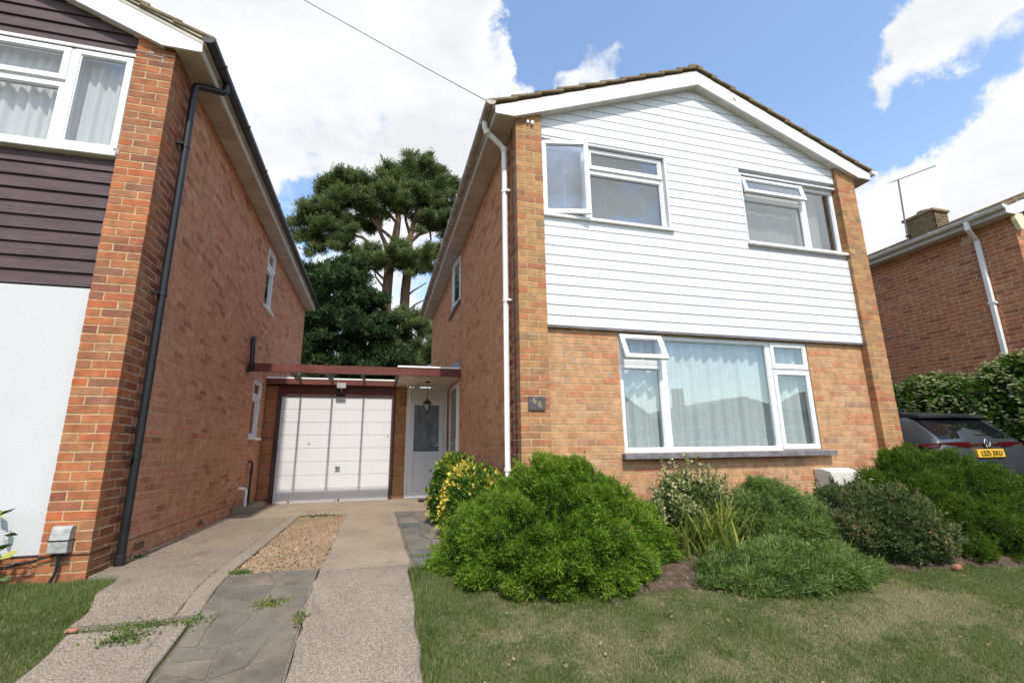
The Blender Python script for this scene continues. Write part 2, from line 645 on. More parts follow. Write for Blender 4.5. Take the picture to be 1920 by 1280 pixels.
def glass(name, tint=(.86, .90, .90), boost=2.2, rough=0.0):
    t = NT(name)
    t.n.remove(t.b)
    lw = t.node('ShaderNodeLayerWeight')
    lw.inputs[0].default_value = .5
    f5 = t.math('POWER', lw.outputs['Facing'], 5.0)
    f = t.math('MULTIPLY', t.math('ADD', t.math('MULTIPLY', f5, .96), .04), boost, True)
    tr = t.node('ShaderNodeBsdfTransparent')
    tr.inputs[0].default_value = (*tint, 1)
    gl = t.node('ShaderNodeBsdfGlossy')
    gl.inputs['Roughness'].default_value = rough
    gl.inputs['Color'].default_value = (.95, .97, 1, 1)
    # float glass is never quite flat
    bp = t.node('ShaderNodeBump')
    bp.inputs['Strength'].default_value = .06
    bp.inputs['Distance'].default_value = .01
    t.l.new(t.noise(2.2, 2, .4), bp.inputs['Height'])
    t.l.new(bp.outputs[0], gl.inputs['Normal'])
    mx = t.node('ShaderNodeMixShader')
    t.l.new(f, mx.inputs[0])
    t.l.new(tr.outputs[0], mx.inputs[1])
    t.l.new(gl.outputs[0], mx.inputs[2])
    t.l.new(mx.outputs[0], t.out.inputs[0])
    return t.m


M['glass'] = glass('window_glass', (.97, .985, .985), 2.6)
M['glass_blind'] = glass('upper_window_glass', (.85, .88, .88), 4.2)


def obscure():
    t = NT('obscured_glass')
    c = t.ramp(t.noise(9, 6, .7, t.scaled((1, 1, .35))), [(.3, (.05, .06, .065)), (.55, (.14, .155, .16)), (.8, (.33, .35, .36))])
    t.bump(t.noise(34, 4, .6), .8, .01)
    return t.done(c, .18, .6)


M['obscure'] = obscure()


def cloth(name, col, transp=.18, pattern=True):
    t = NT(name)
    t.n.remove(t.b)
    df = t.node('ShaderNodeBsdfDiffuse')
    tl = t.node('ShaderNodeBsdfTranslucent')
    tr = t.node('ShaderNodeBsdfTransparent')
    for n in (df, tl):
        n.inputs[0].default_value = (*col, 1)
    a = t.node('ShaderNodeMixShader')
    a.inputs[0].default_value = .35
    t.l.new(df.outputs[0], a.inputs[1])
    t.l.new(tl.outputs[0], a.inputs[2])
    b = t.node('ShaderNodeMixShader')
    if pattern:
        w = t.noise(26, 4, .6, dist=1.5)
        f = t.rng(w, .42, .6, transp * .4, min(1, transp * 1.9))
        t.l.new(f, b.inputs[0])
    else:
        b.inputs[0].default_value = transp
    t.l.new(a.outputs[0], b.inputs[1])
    t.l.new(tr.outputs[0], b.inputs[2])
    t.l.new(b.outputs[0], t.out.inputs[0])
    return t.m


M['net'] = cloth('net_curtain', (.84, .93, .92), .07)
M['net_white'] = cloth('white_net_curtain', (.90, .91, .92), .06, False)
M['groove'] = plain('cladding_groove', (.40, .40, .41), .8, .2, var=.1)
M['blind'] = plain('venetian_blind', (.50, .46, .43), .6, .3, var=.05)


def concrete(name, base, dark, stone_scale, stone_amt, bump):
    t = NT(name)
    big = t.noise(1.3, 5, .6)
    c = t.mix(t.rng(big, .35, .7), base, dark)
    cell = t.voro(stone_scale, out='Color')
    sep = t.node('ShaderNodeSeparateColor')
    t.l.new(cell, sep.inputs[0])
    d = t.voro(stone_scale)
    st = t.ramp(sep.outputs[0], [(0, (.10, .078, .062)), (.22, (.23, .165, .12)), (.42, (.155, .135, .115)), (.62, (.30, .25, .20)), (.78, (.21, .145, .10)), (.93, (.36, .32, .28)), (1, (.56, .53, .48))])
    m = t.rng(d, .58, .44, 0, stone_amt)
    worn = t.rng(t.noise(2.4, 4, .6), .3, .6, .4, 1)
    c = t.mix(t.math('MULTIPLY', m, worn), c, st)
    c = t.mix(t.rng(t.noise(5.5, 5, .65), .56, .75, 0, .45), c, tuple(x * .5 for x in dark))
    c = t.mix(t.rng(t.noise(.8, 3, .6), .6, .75, 0, .35), c, (.13, .13, .085))
    c = t.mix(t.rng(t.noise(2.0, 7, .68, t.scaled((1, .45, 1)), dist=.8), .52, .70, 0, .55), c, tuple(x * .62 for x in dark))
    c = t.mix(t.rng(t.noise(3.1, 6, .65, dist=1.2), .60, .72, 0, .4), c, tuple(min(1, x * 1.35) for x in base))
    h = t.math('ADD', t.math('MULTIPLY', t.rng(d, .5, .1), 1.0), t.noise(60, 4))
    t.bump(h, bump, .008)
    return t.done(c, .9, .2)


M['concrete'] = concrete('aggregate_concrete', (.285, .235, .17), (.215, .18, .14), 120, .85, .9)
M['concrete_strip'] = concrete('worn_aggregate_concrete', (.27, .225, .172), (.205, .175, .14), 100, .66, .8)
M['concrete_smooth'] = concrete('smooth_concrete', (.31, .255, .18), (.235, .195, .145), 120, .45, .5)
M['margin'] = concrete('margin_concrete', (.275, .23, .17), (.215, .18, .14), 130, .55, .6)
M['kerb'] = concrete('kerb_concrete', (.35, .30, .235), (.27, .235, .185), 90, .35, .5)
M['asphalt'] = concrete('asphalt', (.06, .06, .06), (.045, .045, .045), 90, .2, .5)


def slab(name, a, b, spots):
    t = NT(name)
    r = t.objrand()
    c = t.mix(r, a, b)
    c = t.mix(1.0, c, t.rng(t.noise(3.5, 6, .65), .25, .75, .65, 1.35), 'MULTIPLY')
    d = t.voro(13, rand=1)
    k = t.noise(30, 4, .6)
    lich = t.math('MULTIPLY', t.rng(t.math('ADD', d, t.math('MULTIPLY', k, .55)), .44, .20), spots)
    lich = t.math('MULTIPLY', lich, t.rng(t.noise(1.7, 3), .45, .6))
    c = t.mix(lich, c, (.34, .325, .28))
    c = t.mix(t.rng(t.noise(14, 5, .6), .58, .75, 0, .5), c, (.07, .065, .055))
    c = t.mix(t.rng(t.noise(2.2, 4, .6), .55, .72, 0, .4), c, (.22, .16, .11))
    t.bump(t.math('ADD', t.noise(18, 5, .6), t.math('MULTIPLY', t.noise(110, 3), .4)), .6, .01)
    return t.done(c, .85, .25)


M['slab'] = slab('grey_paving_stone', (.095, .088, .072), (.15, .125, .095), .6)
M['slate'] = slab('slate_paving_stone', (.085, .095, .095), (.19, .155, .12), .25)
M['joint'] = concrete('paving_mortar', (.165, .135, .10), (.115, .098, .08), 110, .7, .7)


def soil():
    t = NT('soil')
    c = t.ramp(t.noise(16, 7, .7), [(.3, (.05, .034, .025)), (.55, (.115, .08, .06)), (.75, (.20, .15, .12))])
    t.bump(t.noise(28, 6, .7), 1.0, .03)
    return t.done(c, .95, .1)


M['soil'] = soil()


def gravel_mat(per_attr=True):
    t = NT('gravel')
    c = t.ramp(t.attr(), [(0, (.26, .15, .075)), (.2, (.42, .26, .13)), (.4, (.50, .34, .19)), (.6, (.36, .21, .105)), (.8, (.56, .42, .27)), (.93, (.30, .22, .15)), (1, (.66, .58, .46))])
    c = t.mix(1.0, c, t.rng(t.noise(1.5, 4), .3, .7, .46, .74), 'MULTIPLY')
    c = t.mix(.25, c, (.20, .165, .12))
    return t.done(c, .85, .2)


M['gravel'] = gravel_mat()
M['gravel_base'] = concrete('gravel_bed', (.30, .205, .12), (.21, .15, .095), 85, .9, 1.0)


def turf():
    t = NT('turf_soil')
    c = t.ramp(t.noise(2.1, 5, .6), [(.3, (.05, .062, .022)), (.5, (.10, .10, .045)), (.72, (.21, .17, .105))])
    t.bump(t.noise(60, 4), .8, .02)
    return t.done(c, .95, .1)


M['turf'] = turf()


def leaf(name, stops, transl=.35, rough=.65, spec=.15, attr=True):
    t = NT(name)
    c = t.ramp(t.attr(), stops)
    t.done(c, rough, spec)
    tl = t.node('ShaderNodeBsdfTranslucent')
    sc = t.mix(1.0, c, (1.15, 1.25, .6), 'MULTIPLY')
    t.l.new(sc, tl.inputs[0])
    mx = t.node('ShaderNodeMixShader')
    mx.inputs[0].default_value = transl
    t.l.new(t.b.outputs[0], mx.inputs[1])
    t.l.new(tl.outputs[0], mx.inputs[2])
    t.l.new(mx.outputs[0], t.out.inputs[0])
    return t.m


M['grass'] = leaf('grass_blades', [(0, (.08, .12, .03)), (.3, (.13, .18, .05)), (.52, (.18, .215, .072)), (.66, (.24, .23, .105)), (.82, (.37, .31, .20)), (1, (.52, .44, .31))], .35)
M['thuja'] = leaf('bright_conifer_foliage', [(0, (.03, .065, .010)), (.3, (.095, .18, .018)), (.6, (.17, .275, .028)), (.86, (.235, .345, .045)), (.97, (.30, .38, .07)), (1, (.34, .24, .09))], .38)
M['thuja_dark'] = leaf('deep_conifer_foliage', [(0, (.022, .046, .007)), (.35, (.055, .11, .012)), (.7, (.092, .16, .018)), (.97, (.13, .195, .03)), (1, (.2, .2, .06))], .32)
M['juniper'] = leaf('blue_green_juniper', [(0, (.055, .095, .028)), (.4, (.135, .205, .055)), (.75, (.205, .28, .08)), (1, (.28, .34, .12))], .32)
M['euon'] = leaf('yellow_variegated_leaf', [(0, (.045, .10, .015)), (.45, (.10, .19, .03)), (.62, (.20, .28, .05)), (.75, (.62, .50, .07)), (1, (.78, .62, .12))], .3)
M['varieg'] = leaf('cream_variegated_leaf', [(0, (.06, .10, .03)), (.35, (.12, .17, .055)), (.6, (.24, .27, .10)), (.8, (.46, .44, .22)), (1, (.60, .56, .34))], .3)
M['grey_shrub'] = leaf('grey_green_leaf', [(0, (.04, .055, .022)), (.4, (.09, .12, .046)), (.75, (.15, .18, .072)), (.97, (.21, .22, .11)), (1, (.30, .16, .08))], .28)
M['strap'] = leaf('strap_leaf', [(0, (.07, .12, .025)), (.4, (.14, .20, .04)), (.7, (.30, .32, .07)), (.9, (.46, .38, .11)), (1, (.36, .24, .11))], .35)
M['privet'] = leaf('hedge_leaf', [(0, (.04, .08, .015)), (.4, (.09, .165, .03)), (.75, (.15, .235, .048)), (1, (.23, .30, .08))], .35)
M['flower'] = leaf('white_blossom', [(0, (.62, .62, .48)), (1, (.80, .80, .70))], .2)
M['laurel'] = leaf('glossy_leaf', [(0, (.04, .10, .02)), (.6, (.08, .17, .03)), (.9, (.14, .22, .05)), (1, (.42, .42, .06))], .2, .25, .5)
M['pine'] = leaf('pine_needles', [(0, (.05, .072, .03)), (.4, (.11, .145, .058)), (.75, (.17, .205, .085)), (1, (.24, .26, .12))], .32)
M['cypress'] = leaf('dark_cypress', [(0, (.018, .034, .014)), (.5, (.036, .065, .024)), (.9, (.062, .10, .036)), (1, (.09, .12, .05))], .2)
M['weed'] = leaf('weed_leaf', [(0, (.07, .12, .03)), (.5, (.13, .18, .045)), (1, (.26, .26, .09))], .3)


def bark(name, a, b):
    t = NT(name)
    c = t.mix(t.rng(t.noise(1.2, 6, .7, t.scaled((5, 5, 1.2))), .35, .65), a, b)
    t.bump(t.noise(6, 6, .7, t.scaled((3, 3, .6))), .9, .05)
    return t.done(c, .9, .2)


M['pine_bark'] = bark('pine_bark', (.19, .115, .072), (.11, .075, .055))
M['twig'] = bark('twig_bark', (.085, .06, .042), (.05, .036, .026))
M['inner'] = plain('painted_inner_shade', (.02, .024, .012), .95, .05, var=.4, scale=20)  # near-black for solid cores: the shade between the leaves painted in
# car
t_ = NT('dark_grey_car_paint')
M['paint'] = t_.done((.06, .065, .074), .28, .5, .35, **{'Coat Weight': .8, 'Coat Roughness': .06})
M['car_glass'] = plain('tinted_car_glass', (.006, .007, .009), .04, .6, var=.02)
M['car_black'] = plain('car_black_trim', (.008, .008, .009), .3, .5, var=.1)
M['tail'] = plain('tail_light_red', (.055, .004, .006), .12, .6, var=.1)
M['plate'] = plain('yellow_number_plate', (.66, .40, .035), .4, .4, var=.03)
M['plate_ink'] = plain('plate_lettering', (.012, .012, .012), .5, .3, var=.02)
M['tyre'] = plain('tyre_rubber', (.02, .02, .02), .85, .2, var=.2, scale=30)
M['alloy'] = plain('alloy_wheel', (.5, .5, .51), .3, .5, .9, var=.05)
M['terracotta'] = plain('terracotta_brick', (.30, .135, .085), .9, .1, var=.2, scale=30)
M['stone'] = plain('pale_stone', (.30, .27, .23), .9, .1, var=.25, scale=20)
M['far_wall'] = plain('far_brick', (.33, .19, .13), .9, .1, var=.15, scale=2)
M['far_roof'] = plain('far_roof_tile', (.13, .10, .085), .9, .1, var=.25, scale=2)

# ------------------------------------------------------------------ ground
def sstep(t):
    t = np.clip(t, 0, 1)
    return t * t * (3 - 2 * t)


def zg(x, y):
    """Height of the plot: level by the houses, falling to the road; the right-hand drive lies a little lower."""
    x, y = np.asarray(x, float), np.asarray(y, float)
    t = np.clip(-.35 - y, 0, 6.2)
    z = np.where(t < .4, -.25 * t * t, -.2 * (t - .2))
    return z - .12 * sstep((x - 4.9) / .9)


def sheet(name, xs, ys, dz, mat, kind='structure', parent=None, mask=None, jitter=0, zf=None):
    """Grid sheet laid dz above the ground. xs may be a function of y giving the row's x values."""
    rows = []
    for y in ys:
        xr = xs(y) if callable(xs) else xs
        rows.append(np.stack([xr, np.full(len(xr), y), (zf or zg)(np.asarray(xr), y) + dz], 1))
    V = np.array(rows)
    if jitter:
        V[:, :, 2] += rng.uniform(-jitter, jitter, V.shape[:2])
    nr, nc = V.shape[:2]
    i = np.arange((nr - 1) * (nc - 1))
    a = (i // (nc - 1)) * nc + i % (nc - 1)
    q = np.stack([a, a + 1, a + nc + 1, a + nc], 1)
    o = obj_np(name, V.reshape(-1, 3), mat, parent, quads=q, smooth=True)
    if kind and parent is None:
        o['kind'] = kind
    return o


ys_g = np.unique(np.concatenate([[-400, -200, -100, -60, -30, -20, -14, -10, -8], np.linspace(-7, 1, 60), [1.5, 2, 3, 4, 5, 6, 8, 10, 14, 20, 40, 80, 160, 400]]))
xs_g = np.unique(np.concatenate([[-400, -200, -100, -50, -25, -15, -10], np.linspace(-8, 4.5, 26), np.linspace(4.7, 6, 10), [7, 8, 9, 10, 12, 16, 25, 50, 100, 200, 400]]))
sheet('ground', xs_g, ys_g, -.012, M['turf'])


def band(name, xl, xr, y0, y1, dz, mat, n=40, wob=.012, thick=.09, parent=None, gap=0, nx=6, tilt=0):
    """A cast strip with a top and sides; xl / xr are functions or numbers; edges slightly worn."""
    ys = np.linspace(y0, y1, n)
    fl = xl if callable(xl) else (lambda y: xl)
    fr = xr if callable(xr) else (lambda y: xr)
    wl_ = rng.normal(0, wob, n)
    wr_ = rng.normal(0, wob, n)
    rows = []
    for k, y in enumerate(ys):
        a, b = fl(y) + wl_[k], fr(y) + wr_[k]
        xs = np.concatenate([[a, a + .002], np.linspace(a + .012, b - .012, nx), [b - .002, b]])
        z = zg(xs, y) + dz + tilt * (xs - a)
        z[0] -= thick
        z[-1] -= thick
        z[1] -= .006
        z[-2] -= .006
        rows.append(np.stack([xs, np.full(len(xs), y), z], 1))
    e0, e1 = rows[0].copy(), rows[-1].copy()
    e0[:, 2] = e0[:, 2].min()
    e1[:, 2] = e1[:, 2].min()
    V = np.array([e0] + rows + [e1])
    nr, nc = V.shape[:2]
    i = np.arange((nr - 1) * (nc - 1))
    a = (i // (nc - 1)) * nc + i % (nc - 1)
    q = np.stack([a, a + 1, a + nc + 1, a + nc], 1)
    o = obj_np(name, V.reshape(-1, 3), mat, parent, quads=q, smooth=False)
    if parent is None:
        o['kind'] = 'structure'
    return o


def lawn_edge(y):
    return -3.24 + .10 * np.clip((-.3 - y) / 1.2, 0, 1.5) + .03 * math.sin(y * 5.3) + .02 * math.sin(y * 13)


# left strip: two casts meeting at a weedy crack, with a smooth margin on the right
band('driveway', lambda y: -3.535 if y > -.10 else lawn_edge(y), -2.615, -1.02, 3.26, .020, M['concrete'], 90, .004)
band('driveway', lambda y: lawn_edge(y) + .05, -2.615, -7.4, -1.10, .016, M['concrete_strip'], 70, .007)
band('driveway_margin', -2.612, -2.48, -1.02, 3.26, .024, M['margin'], 40, .003, nx=3)
band('driveway_margin', -2.612, -2.50, -7.4, -1.09, .020, M['concrete_strip'], 30, .01, nx=3)
# right strip: two casts
band('driveway', -1.82, -1.115, -.475, 3.26, .022, M['concrete_smooth'], 50, .006)
band('driveway', -1.83, -1.135, -7.4, -.49, .018, M['concrete_strip'], 70, .007)
# apron before the garage
band('garage_apron', -3.535, -.06, 3.27, 5.47, .018, M['concrete_smooth'], 24, .004)
# mortar beds below the crazy paving and the path, gravel bed, soil of the border
sheet('paving_bed', np.linspace(-2.478, -1.832, 6), np.linspace(-7.4, -.36, 50), .0135, M['joint'], jitter=.002)
sheet('path', np.linspace(-1.113, -.30, 6), np.linspace(-.52, 3.26, 24), .011, M['joint'], jitter=.002)
sheet('gravel_bed', np.linspace(-2.478, -1.822, 8), np.linspace(-.36, 3.26, 30), -.004, M['gravel_base'])
for c_ in [o for o in bpy.data.objects if o.name.startswith(('paving_bed', 'path', 'gravel_bed'))]:
    c_['kind'] = 'structure'
PAVING = bpy.data.objects['paving_bed']
PATH = bpy.data.objects['path']


def bed_front(x):
    """Front edge (y) of the planted border."""
    return np.interp(x, [-.95, -.8, -.63, -.28, .32, .97, 1.54, 2.2, 2.8, 3.5, 4.4, 5.4],
                     [.4, -.55, -.96, -1.19, -1.27, -1.27, -1.45, -1.42, -1.33, -1.38, -1.47, -1.5])


xs_b = np.linspace(-.84, 5.3, 60)
rows = []
for k in range(18):
    t = k / 17
    y = bed_front(xs_b) * (1 - t) + (.09 if True else 0) * t
    rows.append(np.stack([xs_b, y, zg(xs_b, y) + .006 + .05 * np.sin(np.pi * min(t * 1.3, 1)) + rng.uniform(-.008, .012, len(xs_b))], 1))
rows[0][:, 2] = zg(rows[0][:, 0], rows[0][:, 1]) - .02
Vb = np.array(rows)
nr, nc = Vb.shape[:2]
i_ = np.arange((nr - 1) * (nc - 1))
a_ = (i_ // (nc - 1)) * nc + i_ % (nc - 1)
o = obj_np('border_soil', Vb.reshape(-1, 3), M['soil'], None, quads=np.stack([a_, a_ + 1, a_ + nc + 1, a_ + nc], 1), smooth=True)
o['kind'] = 'structure'
band('side_driveway', 5.32, 8.1, -7, 9.5, .012, M['concrete'], 30, .004)
sheet('pavement', np.linspace(-60, 60, 30), np.linspace(-9.4, -7.5, 4), .02, M['kerb'])
sheet('road', np.linspace(-60, 60, 30), np.linspace(-15.5, -9.5, 4), -.006, M['asphalt'])


def stone_grid(parent, xs0, ys0, mat, jx, jy, gap, dz, name='paving_stone', thick=.035, tri=0.0):
    """Irregular flagstones: a jittered lattice, each cell inset by the joint and built as its own slab."""
    nx, ny = len(xs0), len(ys0)
    P = np.zeros((ny, nx, 2))
    for j in range(ny):
        for i in range(nx):
            ex = 0 if i in (0, nx - 1) else rng.uniform(-jx, jx)
            ey = 0 if j in (0, ny - 1) else rng.uniform(-jy, jy)
            P[j, i] = (xs0[i] + ex, ys0[j] + ey)
    cells = []
    for j in range(ny - 1):
        for i in range(nx - 1):
            q = [P[j, i], P[j, i + 1], P[j + 1, i + 1], P[j + 1, i]]
            if rng.random() < tri:
                k = rng.integers(2)
                s, t_ = rng.uniform(.3, .7), rng.uniform(.3, .7)
                if k == 0:
                    m0, m1 = q[0] * (1 - s) + q[1] * s, q[3] * (1 - t_) + q[2] * t_
                    cells += [[q[0], m0, m1, q[3]], [m0, q[1], q[2], m1]]
                else:
                    m0, m1 = q[0] * (1 - s) + q[3] * s, q[1] * (1 - t_) + q[2] * t_
                    cells += [[q[0], q[1], m1, m0], [m0, m1, q[2], q[3]]]
            else:
                cells.append(q)
    for q in cells:
        c = sum(q) / len(q)
        pts = []
        n = len(q)
        for k in range(n):
            p0, p1, p2 = q[k - 1], q[k], q[(k + 1) % n]
            d = (c - p1)
            d = d / np.linalg.norm(d)
            v = p1 + d * gap * rng.uniform(.6, 1.3)
            a = v + (p0 - p1) / np.linalg.norm(p0 - p1) * rng.uniform(.008, .028)
            b = v + (p2 - p1) / np.linalg.norm(p2 - p1) * rng.uniform(.008, .028)
            pts += [a, b, ]
            nxt = q[(k + 1) % n]
            mid = (p1 + nxt) / 2
            dm = (c - mid) / np.linalg.norm(c - mid)
            pts.append(mid + dm * gap * rng.uniform(.6, 1.4))
        pts = np.array(pts)
        h = dz + rng.uniform(-.001, .003)
        tx, ty = rng.uniform(-.006, .006, 2)
        top = np.stack([pts[:, 0], pts[:, 1], zg(pts[:, 0], pts[:, 1]) + h + (pts[:, 0] - c[0]) * tx + (pts[:, 1] - c[1]) * ty], 1)
        ins = np.array([c]) + (pts - c) * .97
        topi = np.stack([ins[:, 0], ins[:, 1], zg(ins[:, 0], ins[:, 1]) + h + .002 + (ins[:, 0] - c[0]) * tx + (ins[:, 1] - c[1]) * ty], 1)
        bot = top.copy()
        bot[:, 2] -= thick
        m = len(pts)
        mb = MB()
        mb.add(list(bot) + list(top) + list(topi), [(k, (k + 1) % m, m + (k + 1) % m, m + k) for k in range(m)] +
               [(m + k, m + (k + 1) % m, 2 * m + (k + 1) % m, 2 * m + k) for k in range(m)] + [tuple(range(2 * m, 3 * m))])
        mb.build(name, mat, parent)


stone_grid(PAVING, np.array([-2.47, -2.13, -1.84]), np.array([-2.75, -2.32, -1.95, -1.62, -1.33, -1.02, -.72, -.38]), M['slab'], .13, .10, .011, .015, tri=.45)
stone_grid(PATH, np.array([-1.10, -.86, -.60, -.32]), np.array([-.5, -.2, .12, .5, .95, 1.45, 1.95, 2.5, 3.24]), M['slate'], .06, .08, .012, .016, tri=.2)

# gravel: loose pebbles between the strips
n_ = 9000
gx, gy = rng.uniform(-2.475, -1.825, n_), rng.uniform(-.37, 3.25, n_)
keep = (gy > -.36 + .03 * np.sin(gx * 20))
gx, gy = gx[keep], gy[keep]
n_ = len(gx)
sz = rng.uniform(.007, .017, n_) * np.where(rng.random(n_) < .04, 1.7, 1)
octv = np.array([(1, 0, 0), (0, 1, 0), (-1, 0, 0), (0, -1, 0), (0, 0, 1), (0, 0, -.5)], float)
octf = np.array([(0, 1, 4), (1, 2, 4), (2, 3, 4), (3, 0, 4), (1, 0, 5), (2, 1, 5), (3, 2, 5), (0, 3, 5)])
an = rng.uniform(0, 6.28, n_)
V = octv[None] * np.stack([sz, sz * rng.uniform(.6, 1, n_), sz * rng.uniform(.4, .8, n_)], 1)[:, None]
V = np.stack([V[..., 0] * np.cos(an)[:, None] - V[..., 1] * np.sin(an)[:, None], V[..., 0] * np.sin(an)[:, None] + V[..., 1] * np.cos(an)[:, None], V[..., 2]], 2)
V += np.stack([gx, gy, zg(gx, gy) + .002 + rng.uniform(0, .007, n_)], 1)[:, None]
T = octf[None] + (np.arange(n_) * 6)[:, None, None]
o = obj_np('gravel', V.reshape(-1, 3), M['gravel'], None, tris=T.reshape(-1, 3), attr=np.repeat(rng.random(n_), 6))
tag(o, 'loose tan gravel filling the gap between the two concrete drive strips', 'gravel', kind='stuff')

# ------------------------------------------------------------------ brickwork
# chamfered box template: 8 corners x 3 vertices
_sg = np.array([(sx, sy, sz) for sx in (-1, 1) for sy in (-1, 1) for sz in (-1, 1)], float)
_TV = np.repeat(_sg, 3, 0)
_TM = np.tile(np.eye(3), (8, 1))           # axis kept at full size


def _cb_faces():
    ix = lambda c, a: c * 3 + a
    cid = lambda s: int((s[0] > 0) * 4 + (s[1] > 0) * 2 + (s[2] > 0))
    quads, tris = [], []
    def orient(f, out):
        p = np.array([_TV[i] * np.where(_TM[i] > 0, 1, .9) for i in f])
        n = np.cross(p[1] - p[0], p[2] - p[0])
        return f if n @ np.array(out) > 0 else f[::-1]
    for a in range(3):
        b, c = [(1, 2), (0, 2), (0, 1)][a]
        for s in (-1, 1):
            f = []
            for sb, sc in ((-1, -1), (1, -1), (1, 1), (-1, 1)):
                v = [0, 0, 0]
                v[a], v[b], v[c] = s, sb, sc
                f.append(ix(cid(v), a))
            out = [0, 0, 0]
            out[a] = s
            quads.append(orient(f, out))
        # edges along axis a
        for sb in (-1, 1):
            for sc in (-1, 1):
                v0, v1 = [0, 0, 0], [0, 0, 0]
                v0[a], v0[b], v0[c] = -1, sb, sc
                v1[a], v1[b], v1[c] = 1, sb, sc
                f = [ix(cid(v0), b), ix(cid(v1), b), ix(cid(v1), c), ix(cid(v0), c)]
                out = [0, 0, 0]
                out[b], out[c] = sb, sc
                quads.append(orient(f, out))
    for c in range(8):
        tris.append(orient([ix(c, 0), ix(c, 1), ix(c, 2)], _sg[c]))
    return np.array(quads), np.array(tris)


_CQ, _CT = _cb_faces()


def chamfer_boxes(C, H, ch):
    """Vertices and faces of many chamfered boxes (centres C, half sizes H)."""
    C, H = np.asarray(C, float).reshape(-1, 1, 3), np.asarray(H, float).reshape(-1, 1, 3)
    V = C + _TV[None] * (H - ch * (1 - _TM[None]))
    n = len(C)
    off = (np.arange(n) * 24)[:, None, None]
    return V.reshape(-1, 3), (_CQ[None] + off).reshape(-1, 4), (_CT[None] + off).reshape(-1, 3)


L_, D_, HB, J = .215, .1025, .065, .010
CP = .075                                       # course pitch
_bmesh_cache = {}
# parts of the picture where shrubs hide the brickwork (u0, u1, v0, v1)
HIDDEN = [(830, 1290, 880, 1110), (1200, 1400, 900, 1060), (1410, 1640, 920, 1100), (1600, 1920, 860, 1060), (1690, 1920, 700, 1060)]


